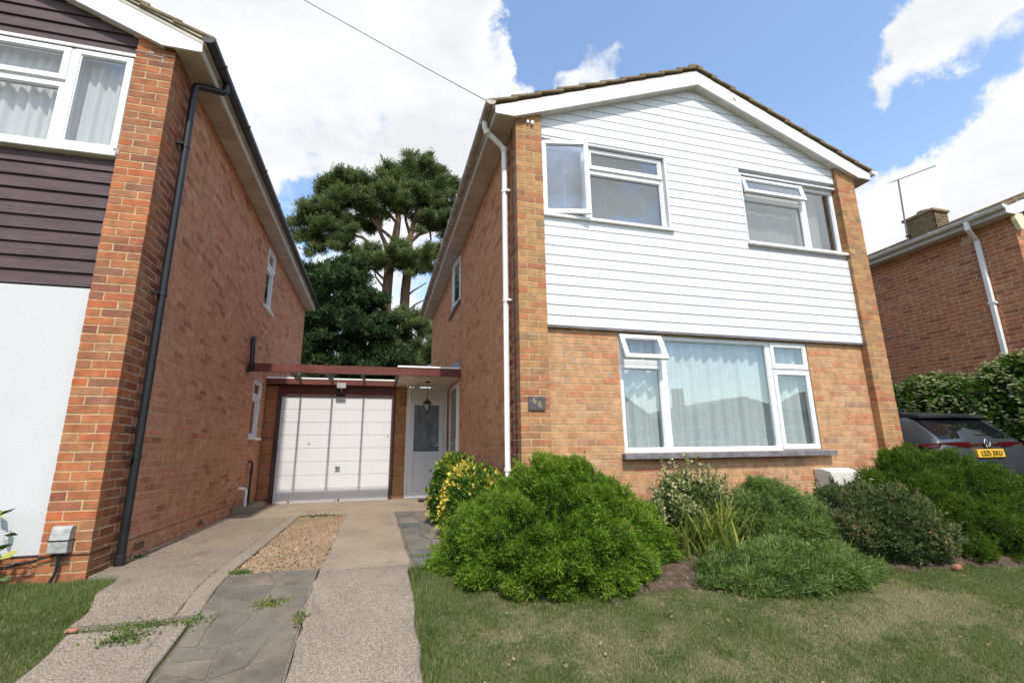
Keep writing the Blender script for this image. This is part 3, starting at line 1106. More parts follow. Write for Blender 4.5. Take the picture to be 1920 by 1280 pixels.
class Wall:
    """Gathers the bricks of one thing, then builds the 300 largest in view one by one and joins the rest."""

    def __init__(self, root):
        self.root, self.items = root, []

    def add(self, part, c, h, style, normal):
        self.items.append((part, c, h, style, normal))

    def face(self, part, face, u0, u1, z0, z1, style, openings=(), depth=D_, phase=0.0, zbase=-.168, ends=None, top=None, alt=None, style_of=None):
        """Stretcher bond over a wall face. ends(course) -> u where the bond starts, if it is toothed into a corner."""
        k0 = math.floor((z0 - zbase) / CP)
        k = k0
        while True:
            a = zbase + k * CP + J / 2
            b = a + HB
            if a >= z1 - .01:
                break
            lo, hi = max(a, z0), min(b, z1)
            if hi - lo > .015:
                us = ends(k) if ends else u0
                u = us if ends else u0 - phase - (k % 2) * (L_ + J) / 2
                while u < u1:
                    s, e = max(u, u0 if not ends else us), min(u + L_, u1)
                    segs = [(s, e)] if e - s > .025 else []
                    for (p, q, r, w) in openings:
                        if hi > r + .004 and lo < w - .004:
                            new = []
                            for (s1, e1) in segs:
                                if e1 <= p or s1 >= q:
                                    new.append((s1, e1))
                                else:
                                    if p - s1 > .03:
                                        new.append((s1, p))
                                    if e1 - q > .03:
                                        new.append((q, e1))
                            segs = new
                    for (s1, e1) in segs:
                        if top is not None:
                            zt = top((s1 + e1) / 2)
                            if lo > zt:
                                continue
                        p0, p1 = face.p(s1, -depth, lo), face.p(e1, 0, hi)
                        c = [(p0[i] + p1[i]) / 2 for i in range(3)]
                        h = [abs(p0[i] - p1[i]) / 2 for i in range(3)]
                        st = style if style_of is None else style_of(s1, lo)
                        self.add(part, c, h, st, face.N)
                    u += L_ + J
            k += 1

    def box(self, part, x0, x1, y0, y1, z, style, normal, hb=HB):
        self.add(part, [(x0 + x1) / 2, (y0 + y1) / 2, z + hb / 2], [abs(x1 - x0) / 2, abs(y1 - y0) / 2, hb / 2], style, normal)

    def finish(self, limit=300):
        C = np.array([i[1] for i in self.items])
        Hh = np.array([i[2] for i in self.items])
        N = np.array([(*i[4], 0) for i in self.items], float)
        C0 = C.copy()
        C = C + rng.normal(0, .0011, C.shape) * (1 - np.abs(N))
        C -= N * rng.uniform(0, .0012, len(C))[:, None]
        Fc = C + N * np.abs((Hh * N).sum(1))[:, None]
        U = np.stack([-N[:, 1], N[:, 0], N[:, 2] * 0], 1) * np.abs((Hh * np.stack([np.abs(N[:, 1]), np.abs(N[:, 0]), N[:, 2] * 0], 1)).sum(1))[:, None]
        Z = np.zeros_like(C)
        Z[:, 2] = Hh[:, 2]
        u, v = project(Fc)
        u1, v1 = project(Fc + U)
        u2, v2 = project(Fc + Z)
        area = 4 * np.abs((u1 - u) * (v2 - v) - (v1 - v) * (u2 - u))
        vis = (u > -5) & (u < 1925) & (v > -5) & (v < 1285) & (((Fc - CAM) * N).sum(1) < 0) & (((Fc - CAM) @ FWD) > .3)
        for (a, b, c, d) in HIDDEN:
            vis &= ~((u > a) & (u < b) & (v > c) & (v < d))
        area = np.where(vis, area, 0)
        order = np.argsort(-area)
        single = set(int(i) for i in order[:limit] if area[i] > 0)
        rest = {}
        for i, (part, c, h, style, nrm) in enumerate(self.items):
            if i in single:
                key = (tuple(round(x * 2000) for x in h), style)
                me = _bmesh_cache.get(key)
                if me is None:
                    V, Q, T = chamfer_boxes([(0, 0, 0)], [h], .0025)
                    me = mesh_np('brick', V, Q, T)
                    me.materials.append(BR[style][0])
                    _bmesh_cache[key] = me
                o = bpy.data.objects.new('brick', me)
                link(o, part, C[i])
                o.rotation_euler = (rng.normal(0, .002), rng.normal(0, .002), rng.normal(0, .0012))
            else:
                rest.setdefault(style, []).append(i)
        for style, ids in rest.items():
            V = (C[ids][:, None] + _sg[None] * Hh[ids][:, None]).reshape(-1, 3)
            bq = np.array([(0, 1, 3, 2), (4, 6, 7, 5), (0, 4, 5, 1), (2, 3, 7, 6), (0, 2, 6, 4), (1, 5, 7, 3)])
            Q = (bq[None] + (np.arange(len(ids)) * 8)[:, None, None]).reshape(-1, 4)
            o = obj_np('brickwork', V, BR[style][1], self.root, quads=Q, attr=np.repeat(rng.random(len(ids)), 8))
            o['kind'] = 'stuff'


# ------------------------------------------------------------------ windows
def make_window(root, face, cells, nf, glassmat='glass', framemat='upvc', name='window', bar=.048, label=None):
    """cells: (u0, u1, z0, z1, kind[, angle]); kind fix | sash | top | left | right. nf = depth of the frame's front below the wall face."""
    mb = MB()
    e = .0006
    for c in cells:
        u0, u1, z0, z1 = c[:4]
        mb.ring(face, u0 + e, u1 - e, z0 + e, z1 - e, bar, nf - .065, nf)
        # the sloped glazing bead
        mb.ring(face, u0 + bar - .002, u1 - bar + .002, z0 + bar - .002, z1 - bar + .002, .012, nf - .05, nf - .012)
    win = mb.build(name, M[framemat], root, bevel=.003)
    if label:
        win['label'] = label
    for c in cells:
        u0, u1, z0, z1, kind = c[:5]
        ang = c[5] if len(c) > 5 else 0
        gm = c[6] if len(c) > 6 else glassmat
        gl = MB()
        if kind == 'fix':
            gl.fbox(face, u0 + bar, u1 - bar, nf - .036, nf - .030, z0 + bar, z1 - bar)
            gl.build('pane', M[gm], win)
            continue
        i = .014
        w = .052
        sm = MB()
        sm.ring(face, u0 + i, u1 - i, z0 + i, z1 - i, w, nf - .02, nf + .020)
        sm.ring(face, u0 + i + w - .002, u1 - i - w + .002, z0 + i + w - .002, z1 - i - w + .002, .012, nf - .012, nf + .010)
        gl.fbox(face, u0 + i + w, u1 - i - w, nf - .008, nf - .002, z0 + i + w, z1 - i - w)
        if ang:
            N3 = Vector((*face.N, 0))
            U3 = Vector((*face.U, 0))
            if kind == 'top':
                piv, ax = Vector(face.p((u0 + u1) / 2, nf, z1 - i)), U3
                test = Vector((0, 0, -1))
            elif kind == 'left':
                piv, ax = Vector(face.p(u0 + i, nf, (z0 + z1) / 2)), Vector((0, 0, 1))
                test = U3
            else:
                piv, ax = Vector(face.p(u1 - i, nf, (z0 + z1) / 2)), Vector((0, 0, 1))
                test = -U3
            rot = Matrix.Rotation(R(ang), 4, ax)
            if (rot @ test).dot(N3) < 0:
                rot = Matrix.Rotation(R(-ang), 4, ax)
            X = Matrix.Translation(piv + N3 * .02) @ rot @ Matrix.Translation(-piv)
            sm.xform(X)
            gl.xform(X)
        sm.build('sash', M[framemat], win, bevel=.004)
        gl.build('pane', M[gm], win)
    return win


def room(root, face, u0, u1, z0, z1, n0, depth=1.6):
    """Dim room behind a window opening: back, sides, floor and ceiling."""
    mb = MB()
    t = .02
    mb.fbox(face, u0 - t, u1 + t, n0 - depth - t, n0 - depth, z0 - .6, z1 + .3)
    mb.fbox(face, u0 - t, u0, n0 - depth, n0, z0 - .6, z1 + .3)
    mb.fbox(face, u1, u1 + t, n0 - depth, n0, z0 - .6, z1 + .3)
    mb.fbox(face, u0, u1, n0 - depth, n0, z0 - .6 - t, z0 - .6)
    mb.fbox(face, u0, u1, n0 - depth, n0, z1 + .3, z1 + .3 + t)
    return mb.build('room', M['interior'], root)


def curtain(name, label, face, u0, u1, z0, z1, n, folds, amp, mat, cat='curtain'):
    nu = folds * 8
    us = np.linspace(u0, u1, nu)
    ph = np.cumsum(rng.uniform(.6, 1.4, nu)) * (2 * math.pi * folds / nu)
    zs = np.linspace(z0, z1, 7)
    V = []
    for j, z in enumerate(zs):
        a = amp * (1.15 - .45 * j / 6)
        off = np.sin(ph + .25 * np.sin(j * .8)) * a + np.sin(ph * .37 + 1) * a * .6
        for u, d in zip(us, off):
            V.append(face.p(u, n + d, z))
    i = np.arange(6 * (nu - 1))
    b = (i // (nu - 1)) * nu + i % (nu - 1)
    o = obj_np(name, V, M[mat], None, quads=np.stack([b, b + 1, b + nu + 1, b + nu], 1), smooth=True)
    return tag(o, label, cat)


# ------------------------------------------------------------------ roofs
def gable_roof(root, xl, xr, xc, y0, y1, zl, zc, verge_front=True, tile_mat_='tile', pale=False, cols=2, gauge=.33, wide=.30):
    """Pitched roof, ridge along y. zl: underside of the tiles at the eaves, zc: at the ridge."""
    deck = MB()
    for (xa, za) in ((xl, zl), (xr, zl)):
        deck.prism([(xa, za - .012), (xc, zc - .012), (xc, zc - .05), (xa, za - .05)], 'y', y0 + .03, y1 - .03)
    deck.build('roof_deck', M['soffit'], root)
    protos = {}
    V_all = []
    ncol = int((y1 - y0) / wide)
    for side, xa in ((-1, xl), (1, xr)):
        L = math.hypot(xc - xa, zc - zl)
        nrow = max(1, round((L + .05) / gauge))
        g = (L + .05) / nrow
        d = Vector((xc - xa, 0, zc - zl)).normalized()
        nrm = Vector((-d.z, 0, d.x)) if d.x > 0 else Vector((d.z, 0, -d.x))
        for r in range(nrow):
            b = Vector((xa, 0, zl)) - d * .05 + d * (r * g)
            ln = g + .075
            lift0, lift1 = .034, .004
            def prof(y_a, y_b, j=0.0):
                t = .034
                p = []
                for yy in (y_a, y_b):
                    q0 = b + nrm * (lift0 + j)
                    q1 = b + d * ln + nrm * (lift1 + j)
                    p += [(q0.x, yy, q0.z), (q1.x, yy, q1.z), (q1.x + nrm.x * t, yy, q1.z + nrm.z * t), (q0.x + nrm.x * t, yy, q0.z + nrm.z * t)]
                return p
            for c in range(ncol + 1):
                ya = y0 + c * wide
                yb = min(ya + wide - .004, y1)
                if c < cols:
                    m = MB()
                    p = prof(ya, yb, rng.uniform(-.003, .004))
                    m.add(p, [(0, 1, 2, 3), (7, 6, 5, 4), (0, 4, 5, 1), (3, 2, 6, 7), (0, 3, 7, 4), (1, 5, 6, 2)])
                    m.build('tile', M[tile_mat_], root, bevel=.006)
                else:
                    V_all.append(prof(ya, yb, rng.uniform(-.002, .002)))
        if pale:
            m = MB()
            q = [(xa, zl + .0), (xc, zc + .0), (xc, zc + .034), (xa, zl + .034)]
            m.prism(q, 'y', y0 + .015, y0 + .06)
            m.build('verge_mortar', M['tile_pale'], root)
    n = len(V_all)
    V = np.array(V_all).reshape(-1, 3)
    fq = np.array([(0, 1, 2, 3), (7, 6, 5, 4), (0, 4, 5, 1), (3, 2, 6, 7), (0, 3, 7, 4), (1, 5, 6, 2)])
    o = obj_np('roof_tiles', V, M[tile_mat_], root, quads=(fq[None] + (np.arange(n) * 8)[:, None, None]).reshape(-1, 4))
    o['kind'] = 'stuff'
    y = y0 + .012
    while y < y1:
        m = MB()
        pts = [(xc + .12 * math.cos(a), zc + .038 + .050 * math.sin(a)) for a in np.linspace(-.25, math.pi + .25, 9)]
        m.prism(pts, 'y', y, min(y + .446, y1))
        m.build('ridge_tile', M[tile_mat_], root, bevel=.005)
        y += .45


def gutter(root, x, z, y0, y1, r, mat, rim=None, bracket_step=.9, sq=False):
    """Half-round eaves gutter running along y, with brackets."""
    pts = [(x + r * math.cos(a), z + r * math.sin(a)) for a in np.linspace(math.pi, 2 * math.pi, 9)]
    pts += [(x + (r - .005) * math.cos(a), z + (r - .005) * math.sin(a)) for a in np.linspace(2 * math.pi, math.pi, 9)]
    g = MB()
    n = len(pts)
    g.add([(p[0], y0, p[1]) for p in pts] + [(p[0], y1, p[1]) for p in pts], [(i, i + n, (i + 1) % n + n, (i + 1) % n) for i in range(n)])
    for yy, dy in ((y0, .006), (y1, -.006)):
        cap = [(x + r * 1.06 * math.cos(a), z + .004 + r * 1.06 * math.sin(a)) for a in np.linspace(math.pi, 2 * math.pi, 12)]
        g.prism(cap, 'y', yy - dy, yy + dy)
    o = g.build('gutter', M[mat], root, smooth=True)
    y = y0 + .35
    while y < y1:
        b = MB()
        q = [(x + (r + .008) * math.cos(a), z + .003 + (r + .008) * math.sin(a)) for a in np.linspace(math.pi * .97, 2.03 * math.pi, 10)]
        q += [(x + (r + .001) * math.cos(a), z + .003 + (r + .001) * math.sin(a)) for a in np.linspace(2.03 * math.pi, math.pi * .97, 10)]
        b.prism(q, 'y', y, y + .028)
        b.build('gutter_bracket', M[rim or mat], o)
        y += bracket_step
    return o

# ------------------------------------------------------------------ number 66
W66 = 5.26
PW = .3275
YW, YC = .0975, .05
XC = W66 / 2


def barge_pair(root, xl, xr, y, e, ztip, zknee_dx, slope, depth_tip, mat='barge', sides=(-1, 1)):
    """White bargeboards of a gable with boxed eaves ends. Returns the function of the lower edge."""
    xc = (xl + xr) / 2
    def low(x):
        d = (x - (xl - zknee_dx)) if x < xc else ((xr + zknee_dx) - x)
        return ztip + slope * max(0, d)
    za = low(xc)
    run = xc - (xl - e)
    top_tip, top_apex = ztip + depth_tip, ztip + depth_tip + run * slope * 1.02
    for s in sides:
        f = (lambda x: x) if s < 0 else (lambda x: 2 * xc - x)
        pts = [(f(xl - e), ztip), (f(xl - zknee_dx), ztip), (xc - .0008 * -s, za), (xc - .0008 * -s, top_apex), (f(xl - e), top_tip)]
        MB().prism(pts, 'y', y, y + .022).build('bargeboard', M[mat], root, bevel=.003)
        # soffit strip behind the board
        sp = [(f(xl - zknee_dx), ztip + .008), (xc + s * .001, za + .008), (xc + s * .001, za + .022), (f(xl - zknee_dx), ztip + .022)]
        MB().prism(sp, 'y', y + .0235, y + .14).build('gable_soffit', M['fascia'], root)
        xo = f(xl - e)
        MB().prism([(xo, ztip + .004), (f(xl - .001), ztip + .004), (f(xl - .001), ztip + .016), (xo, ztip + .016)], 'y', y + .0235, YEND).build('soffit', M['soffit'], root)
        MB().box(xo, f(xl - e + .02), y + .0235, YEND, ztip + .018, top_tip - .002).build('fascia', M['fascia'], root)
        MB().box(xo, f(xl - e + .02), y + .0235, YEND, ztip - .008, ztip + .0035).build('fascia_lip', M['fascia'], root)
    return low, top_tip, top_apex


YEND = 9.12
H66 = thing('detached_house', 'brick house with white boarded gable, wide front window and number 66 plaque', 'house', (XC, 0, 0), 'detached gabled houses')
low66, tt66, ta66 = barge_pair(H66, 0, W66, -.07, .265, 4.80, .03, .388, .095)
F_side = Face(0, 0, (0, 1), (-1, 0))
F_front = Face(0, YW, (1, 0), (0, -1))
F_clad = Face(0, YC, (1, 0), (0, -1))
WX0, WX1, WZ0, WZ1 = 1.23, 3.994, .875, 2.246
OPEN_SIDE = [(3.95, 5.28, 3.75, 4.74), (3.93, 5.34, -.02, 2.24)]

wall66 = Wall(H66)
fw = MB()
m_ = .0034
fw.box(PW, WX0, YW + m_, YW + .1, -.16, 2.34)
fw.box(WX1, W66 - PW, YW + m_, YW + .1, -.16, 2.34)
fw.box(WX0, WX1, YW + m_, YW + .1, -.16, WZ0)
fw.box(WX0, WX1, YW + m_, YW + .1, WZ1, 2.34)
FW66 = fw.build('front_wall', M['mortar_buff'], H66)
MB().box(m_, PW - m_, m_, .098, -.16, 4.93).build('pier', M['mortar_buff'], H66)
P1 = bpy.data.objects['pier']
P2 = MB().box(W66 - PW + m_, W66 - m_, m_, .25, -.16, 4.93).build('pier', M['mortar_buff'], H66)
# left-hand side wall with its openings left free
sw = MB()
ub = [.099, 3.93, 5.34, YEND - .02]
sw.box(m_, .1, ub[0], 3.93, -.16, 4.86)
sw.box(m_, .1, 5.34, ub[3], -.16, 4.86)
sw.box(m_, .1, 3.93, 5.34, 2.24, 3.75)
sw.box(m_, .1, 3.93, 5.34, 4.74, 4.86)
sw.box(m_, .1, 3.93, 3.95, 3.75, 4.74)
sw.box(m_, .1, 5.28, 5.34, 3.75, 4.74)
SW66 = sw.build('side_wall', M['mortar_side'], H66)
MB().box(W66 - .1, W66 - m_, .255, YEND - .02, -.16, 4.86).build('side_wall', M['mortar_side'], H66)
MB().box(.1, W66 - .1, YEND - .12, YEND - .02, -.16, 4.86).build('rear_wall', M['mortar_side'], H66)
MB().prism([(.1, 4.87), (W66 - .1, 4.87), (XC, 5.9)], 'y', .25, .3).build('gable_backing', M['interior'], H66)

K0, K1 = 0, 69
for k in range(K0, K1):
    z = -.168 + k * CP + J / 2
    top = low66(PW / 2) + .07
    if z > top:
        break
    h = HB
    if k % 2 == 0:
        wall66.box(P1, 0, L_, 0, D_, z, 'buffpier', (0, -1))
        wall66.box(P1, L_ + J, PW, 0, D_, z, 'buffpier', (0, -1))
        wall66.box(P2, W66 - L_, W66, 0, D_, z, 'buffpier', (0, -1))
        wall66.box(P2, W66 - PW, W66 - L_ - J, 0, D_, z, 'buffpier', (0, -1))
    else:
        wall66.box(P1, 0, D_, 0, L_, z, 'buffpier', (0, -1))
        wall66.box(P1, D_ + J, PW, 0, D_, z, 'buffpier', (0, -1))
        wall66.box(P2, W66 - D_, W66, 0, L_, z, 'buffpier', (0, -1))
        wall66.box(P2, W66 - PW, W66 - D_ - J, 0, D_, z, 'buffpier', (0, -1))
wall66.face(FW66, F_front, PW, W66 - PW, -.16, 2.335, 'buff', [(WX0 - .004, WX1 + .004, WZ0 - .07, WZ1 + .004)])
wall66.face(SW66, F_side, .1125, YEND - .02, -.16, 4.80, 'common66', OPEN_SIDE, ends=lambda k: .1125 if k % 2 == 0 else .225,
            style_of=lambda u, z: 'redret' if u < .24 else 'common66')
wall66.finish()

# white shiplap boards of the gable, one by one, cut round the two upper windows
UL = (PW, 2.075, 3.612, 4.690)
UR = (3.235, W66 - PW, 3.575, 4.640)
BP = .1211


def clip_poly(poly, f):
    """Keep the part of a polygon with f(p) >= 0."""
    out = []
    for i in range(len(poly)):
        a, b = poly[i - 1], poly[i]
        fa, fb = f(a), f(b)
        if (fa >= 0) != (fb >= 0):
            t = fa / (fa - fb)
            out.append((a[0] + (b[0] - a[0]) * t, a[1] + (b[1] - a[1]) * t))
        if fb >= 0:
            out.append(b)
    return out


def board_wall(root, x0, x1, z0, pitch, ztopf, openings, y, mat, thick=.020, groove=.0085, name='cladding_board', zmax=6.2, lap=False, apex=None):
    k = 0
    while z0 + k * pitch < zmax:
        za, zb = z0 + k * pitch + groove, z0 + (k + 1) * pitch
        xs = [(x0 + .002, x1 - .002)]
        for (p, q, r, w) in openings:
            if zb > r + .02 and za < w - .02:
                new = []
                for a, b in xs:
                    if p - a > .03:
                        new.append((a, p))
                    if b - q > .03:
                        new.append((q, b))
                xs = new
        for a, b in xs:
            cut = [(w, r) for (p, q, r, w) in openings if a < q and b > p]
            lo, hi = za, zb
            for w, r in cut:
                if za < w < zb:
                    lo = w
                if za < r < zb:
                    hi = r
            if hi - lo < .012:
                continue
            poly = [(a, lo), (b, lo), (b, hi), (a, hi)]
            for s in (-1, 1):
                poly = clip_poly(poly, lambda p, s=s: ztopf(p[0], s) - p[1])
                if len(poly) < 3:
                    break
            if len(poly) < 3:
                continue
            m = MB()
            if lap:
                n = len(poly)
                zl, zh = min(p[1] for p in poly), max(p[1] for p in poly)
                tilt = lambda z: -.018 * (1 - (z - za) / (zb - za))
                jig = rng.normal(0, .0012)
                fr = [(p[0], y + tilt(p[1]) + jig, p[1]) for p in poly]
                bk = [(p[0], y + thick, p[1]) for p in poly]
                m.add(fr + bk, [tuple(range(n)), tuple(reversed(range(n, 2 * n)))] + [(i, i + n, (i + 1) % n + n, (i + 1) % n) for i in range(n)])
            else:
                m.prism(poly, 'y', y + rng.uniform(-.0006, .0006), y + thick)
            m.build(name, M[mat], root, bevel=.0022)
        k += 1


zt66 = lambda x, s: (4.80 + .388 * (x + .03) + .06) if s < 0 else (4.80 + .388 * (W66 + .03 - x) + .06)
board_wall(H66, PW, W66 - PW, 2.277, BP, zt66, [UL, UR], YC, 'clad')
bk = MB()
bk.box(PW, W66 - PW, YC + .0205, YC + .06, 2.283, UR[2] - .002)
bk.box(PW, W66 - PW, YC + .0205, YC + .06, UL[3] + .002, 4.94)
bk.box(UL[1] + .01, UR[0] - .01, YC + .0205, YC + .06, UR[2] - .001, UL[3] + .001)
bk.prism([(PW, 4.941), (W66 - PW, 4.941), (XC + .3, 5.77), (XC, 5.88), (XC - .3, 5.77)], 'y', YC + .0205, YC + .06)
bk.build('cladding_backing', M['groove'], H66)
# starter trim below the boards and trims round the window openings
MB().box(PW + .002, W66 - PW - .002, YC + .004, YC + .05, 2.262, 2.2815).build('cladding_trim', M['sill_dark'], H66)
tr = MB()
tr.box(UL[1] - .030, UL[1] - .0005, YC - .004, YC + .10, UL[2] + .04, UL[3] - .0305)
tr.box(UL[0] + .004, UL[1] - .0005, YC - .004, YC + .10, UL[3] - .030, UL[3] - .0005)
tr.build('reveal_trim', M['clad'], H66, bevel=.003)
tr = MB()
tr.box(UR[0] + .0005, UR[0] + .026, YC - .004, YC + .10, UR[2] + .04, UR[3] - .0305)
tr.box(UR[0] + .0005, UR[1] - .004, YC - .004, YC + .10, UR[3] - .030, UR[3] - .0005)
tr.build('reveal_trim', M['clad'], H66, bevel=.003)

# windows
bay = make_window(H66, F_front, [
    (WX0, 1.815, 1.885, WZ1, 'top', 24), (WX0, 1.815, WZ0, 1.885, 'fix'),
    (1.815, 3.392, WZ0, WZ1, 'fix'),
    (3.392, WX1, 1.885, WZ1, 'sash'), (3.392, WX1, WZ0, 1.885, 'sash')], -.022)
MB().box(1.185, 4.125, .005, YW + .06, .806, .872).build('sill', M['sill_dark'], bay, bevel=.008, seg=2)
F_up = Face(0, .105, (1, 0), (0, -1))
mxl = 0.945
wu = make_window(H66, F_up, [(UL[0] + .004, mxl, UL[2] + .035, UL[3] - .032, 'left', 12), (mxl, UL[1] - .032, 4.345, UL[3] - .032, 'sash'),
                             (mxl, UL[1] - .032, UL[2] + .035, 4.345, 'fix')], 0, 'glass_blind')
MB().box(UL[0] + .003, UL[1] + .02, .012, .16, UL[2] - .004, UL[2] + .030).build('sill', M['sill_white'], wu, bevel=.006, seg=2)
mxr = px('y', .105, 1511, 420)[0]
wr = make_window(H66, F_up, [(UR[0] + .028, mxr, 4.315, UR[3] - .032, 'top', 13), (UR[0] + .028, mxr, UR[2] + .03, 4.315, 'fix'),
                             (mxr, UR[1] - .004, UR[2] + .03, UR[3] - .032, 'fix')], 0, 'glass_blind')
MB().box(UR[0] - .01, UR[1] - .003, .012, .16, UR[2] - .012, UR[2] + .022).build('sill', M['sill_white'], wr, bevel=.006, seg=2)
room(H66, F_front, WX0 - .3, WX1 + .3, WZ0, WZ1, -.12, 2.2)
room(H66, F_up, UL[0] + .05, UL[1] + .05, UL[2], UL[3], -.08, 1.6)
room(H66, F_up, UR[0] - .05, UR[1] - .05, UR[2], UR[3], -.08, 1.6)
wsd = make_window(H66, F_side, [(3.95, 4.62, 3.78, 4.735, 'left', 5), (4.62, 5.28, 3.78, 4.735, 'fix')], -.03)
MB().box(-.05, .08, 3.90, 5.33, 3.73, 3.775).build('sill', M['sill_dark'], wsd, bevel=.006)
room(H66, F_side, 3.9, 5.3, 3.75, 4.74, -.11, 1.2)
dr = make_window(H66, F_side, [(3.935, 4.36, .02, 2.235, 'fix', 0, 'obscure'), (4.36, 5.335, .02, 2.235, 'sash', 0, 'obscure')], -.035, name='door', label='white glazed entrance door under the porch canopy')
hb = MB()
hb.box(-.012, .02, 4.41, 4.445, .94, 1.16)
hb.tube([(-.006, 4.43, 1.07), (-.05, 4.43, 1.07), (-.05, 4.56, 1.07)], .010, 8)
hb.build('handle', M['chrome'], dr)
MB().box(-.004, .06, 3.93, 5.34, -.02, .018).build('threshold', M['steel'], dr)

# eaves: roof, gutter, downpipe
gable_roof(H66, -.30, W66 + .30, XC, -.095, YEND + .03, 4.905, 4.905 + (XC + .30) * .398)
gutter(H66, -.327, 4.93, -.10, YEND, .058, 'gutter_dirty', 'gutter_rim', .92)
gutter(H66, W66 + .327, 4.93, -.10, YEND, .058, 'gutter_white', 'gutter_white', 2)
ypd = float(px('x', -.06, 950, 700)[1])
dp = MB().tube([(-.327, ypd - .1, 4.90), (-.327, ypd - .1, 4.80), (-.31, ypd - .09, 4.76), (-.10, ypd - .005, 4.655), (-.066, ypd, 4.62), (-.06, ypd, 4.56), (-.06, ypd, .06), (-.085, ypd, .03)], .034, 14)
dp = dp.build('downpipe', M['pipe_white'], H66, smooth=True)
for z in (4.02, 2.62, .72):
    c = MB().lathe((-.06, ypd, z), [(.036, -.018), (.040, -.016), (.040, .016), (.036, .018)], 14)
    c.box(-.06, -.001, ypd - .06, ypd - .035, z - .012, z + .012)
    c.build('pipe_clip', M['pipe_white'], dp, smooth=True)
for z in (4.75, 4.60):
    MB().lathe((-.06 if z < 4.7 else -.30, ypd if z < 4.7 else ypd - .085, z), [(.037, -.03), (.041, -.028), (.041, .028), (.037, .03)], 14).build('pipe_socket', M['pipe_white'], dp, smooth=True)
MB().tube([(-.008, .158, 4.79), (-.006, .16, 3.6), (-.008, .155, 2.2), (-.006, .16, .0)], .005, 6).build('cable', M['cable'], H66)
MB().tube([(-.06, -.04, 4.82), (.05, -.012, 4.78), (.125, -.010, 4.80)], .004, 6).build('cable', M['wire'], H66)
# the joint line half way down the side wall
MB().box(-.0045, .004, 3.80, 3.812, 2.42, 4.795).build('movement_joint', M['sill_dark'], H66)
# cable bracket and white junction boxes at the top of the pier
jb = MB()
jb.box(.185, .225, -.035, 0, 4.765, 4.815)
jb.box(.135, .165, -.028, 0, 4.775, 4.82)
jb.build('junction_box', M['upvc'], H66, bevel=.006)
q = px('y', -.072, 1377, 187)
MB().prism([(q[0] - .03, q[2] + .03), (q[0] + .008, q[2] + .034), (q[0] + .028, q[2] + .005), (q[0] + .02, q[2] - .022), (q[0] - .004, q[2] - .012), (q[0] - .018, q[2] + .006)], 'y', -.0735, -.0705).build('peeled_patch', M['tile_pale'], H66)
# pale repointing in a few upright joints left of the window
for (u, v) in ((1058.6, 664), (1093, 664), (1077.7, 678), (1059.7, 690), (1060.8, 714), (1143, 703), (1128, 628)):
    q = px('y', YW, u, v)
    k_ = math.floor((q[2] + .168) / CP)
    z_ = -.168 + k_ * CP + J / 2
    MB().box(q[0] - .008, q[0] + .008, YW - .002, YW + .004, z_ - .003, z_ + HB + .003).build('repointing', M['stone'], FW66)


def text_mesh(s, size, depth):
    cu = bpy.data.curves.new('lettering', 'FONT')
    cu.body = s
    cu.size = size
    cu.extrude = depth
    cu.align_x = 'CENTER'
    cu.align_y = 'CENTER'
    ob = bpy.data.objects.new('lettering_tmp', cu)
    COL.objects.link(ob)
    dg = bpy.context.evaluated_depsgraph_get()
    me = bpy.data.meshes.new_from_object(ob.evaluated_get(dg))
    bpy.data.objects.remove(ob)
    bpy.data.curves.remove(cu)
    return me


def text_obj(name, s, size, depth, centre, mat, parent, sx=1.0, rx=90, font_bold=0):
    me = text_mesh(s, size, depth)
    me.materials.clear()
    me.materials.append(mat)
    o = bpy.data.objects.new(name, me)
    link(o, parent, centre)
    o.rotation_euler = (R(rx), 0, 0)
    o.scale = (sx, 1, 1)
    return o


pq = MB().prism([(.092 + .02, 1.326), (.262, 1.326), (.272, 1.336), (.272, 1.464), (.262, 1.474), (.092, 1.474), (.082, 1.464), (.082, 1.336), (.092, 1.326)], 'y', -.016, -.0005)
pq = pq.build('number_plaque', M['plaque'], H66, bevel=.003)
text_obj('numeral', '6', .098, .003, (.147, -.019, 1.425), M['brass'], pq)
text_obj('numeral', '6', .098, .003, (.205, -.019, 1.385), M['brass'], pq)

# curtains and blind hang inside
curtain('net_curtain', 'pale green net curtain in wide folds behind the ground floor window', Face(0, .245, (1, 0), (0, -1)), WX0 - .05, WX1 + .05, .80, WZ1 + .02, 0, 20, .026, 'net')
curtain('net_curtain', 'grey net curtain behind the upper window right of the white gable centre, its fanlight ajar', Face(0, .30, (1, 0), (0, -1)), UR[0], UR[1] - .12, 3.5, 4.7, 0, 12, .008, 'blind')
vb = thing('venetian_blind', 'lowered grey venetian blind behind the upper window with the open casement', 'blind', (1.5, .24, 3.62))
MB().box(.40, 2.04, .225, .27, 4.62, 4.66).build('head_rail', M['blind'], vb)
z = 3.66
while z < 4.61:
    m = MB()
    m.add([(.41, .232, z + .0195), (2.03, .232, z + .0195), (2.03, .244, z + .0), (.41, .244, z + .0), (.41, .2335, z + .0205), (2.03, .2335, z + .0205), (2.03, .2455, z + .001), (.41, .2455, z + .001)],
          [(0, 3, 2, 1), (4, 5, 6, 7), (0, 1, 5, 4), (1, 2, 6, 5), (2, 3, 7, 6), (3, 0, 4, 7)])
    m.build('slat', M['blind'], vb)
    z += .021
for x in (.7, 1.25, 1.8):
    MB().tube([(x, .228, 3.64), (x, .228, 4.62)], .002, 5).build('ladder_cord', M['upvc'], vb)
# gas meter box at the foot of the wall
mbx = MB()
p0 = px('y', -.12, 1552, 884)
mbx.prism([(-.15, .0), (.09, .0), (.09, .655), (-.03, .655), (-.15, .62)], 'x', p0[0] + .02, p0[0] + .44)
mbx = mbx.build('meter_box', M['meter'], None, bevel=.012, seg=2)
tag(mbx, 'cream sloping meter box against the front wall between the shrubs', 'meter box')

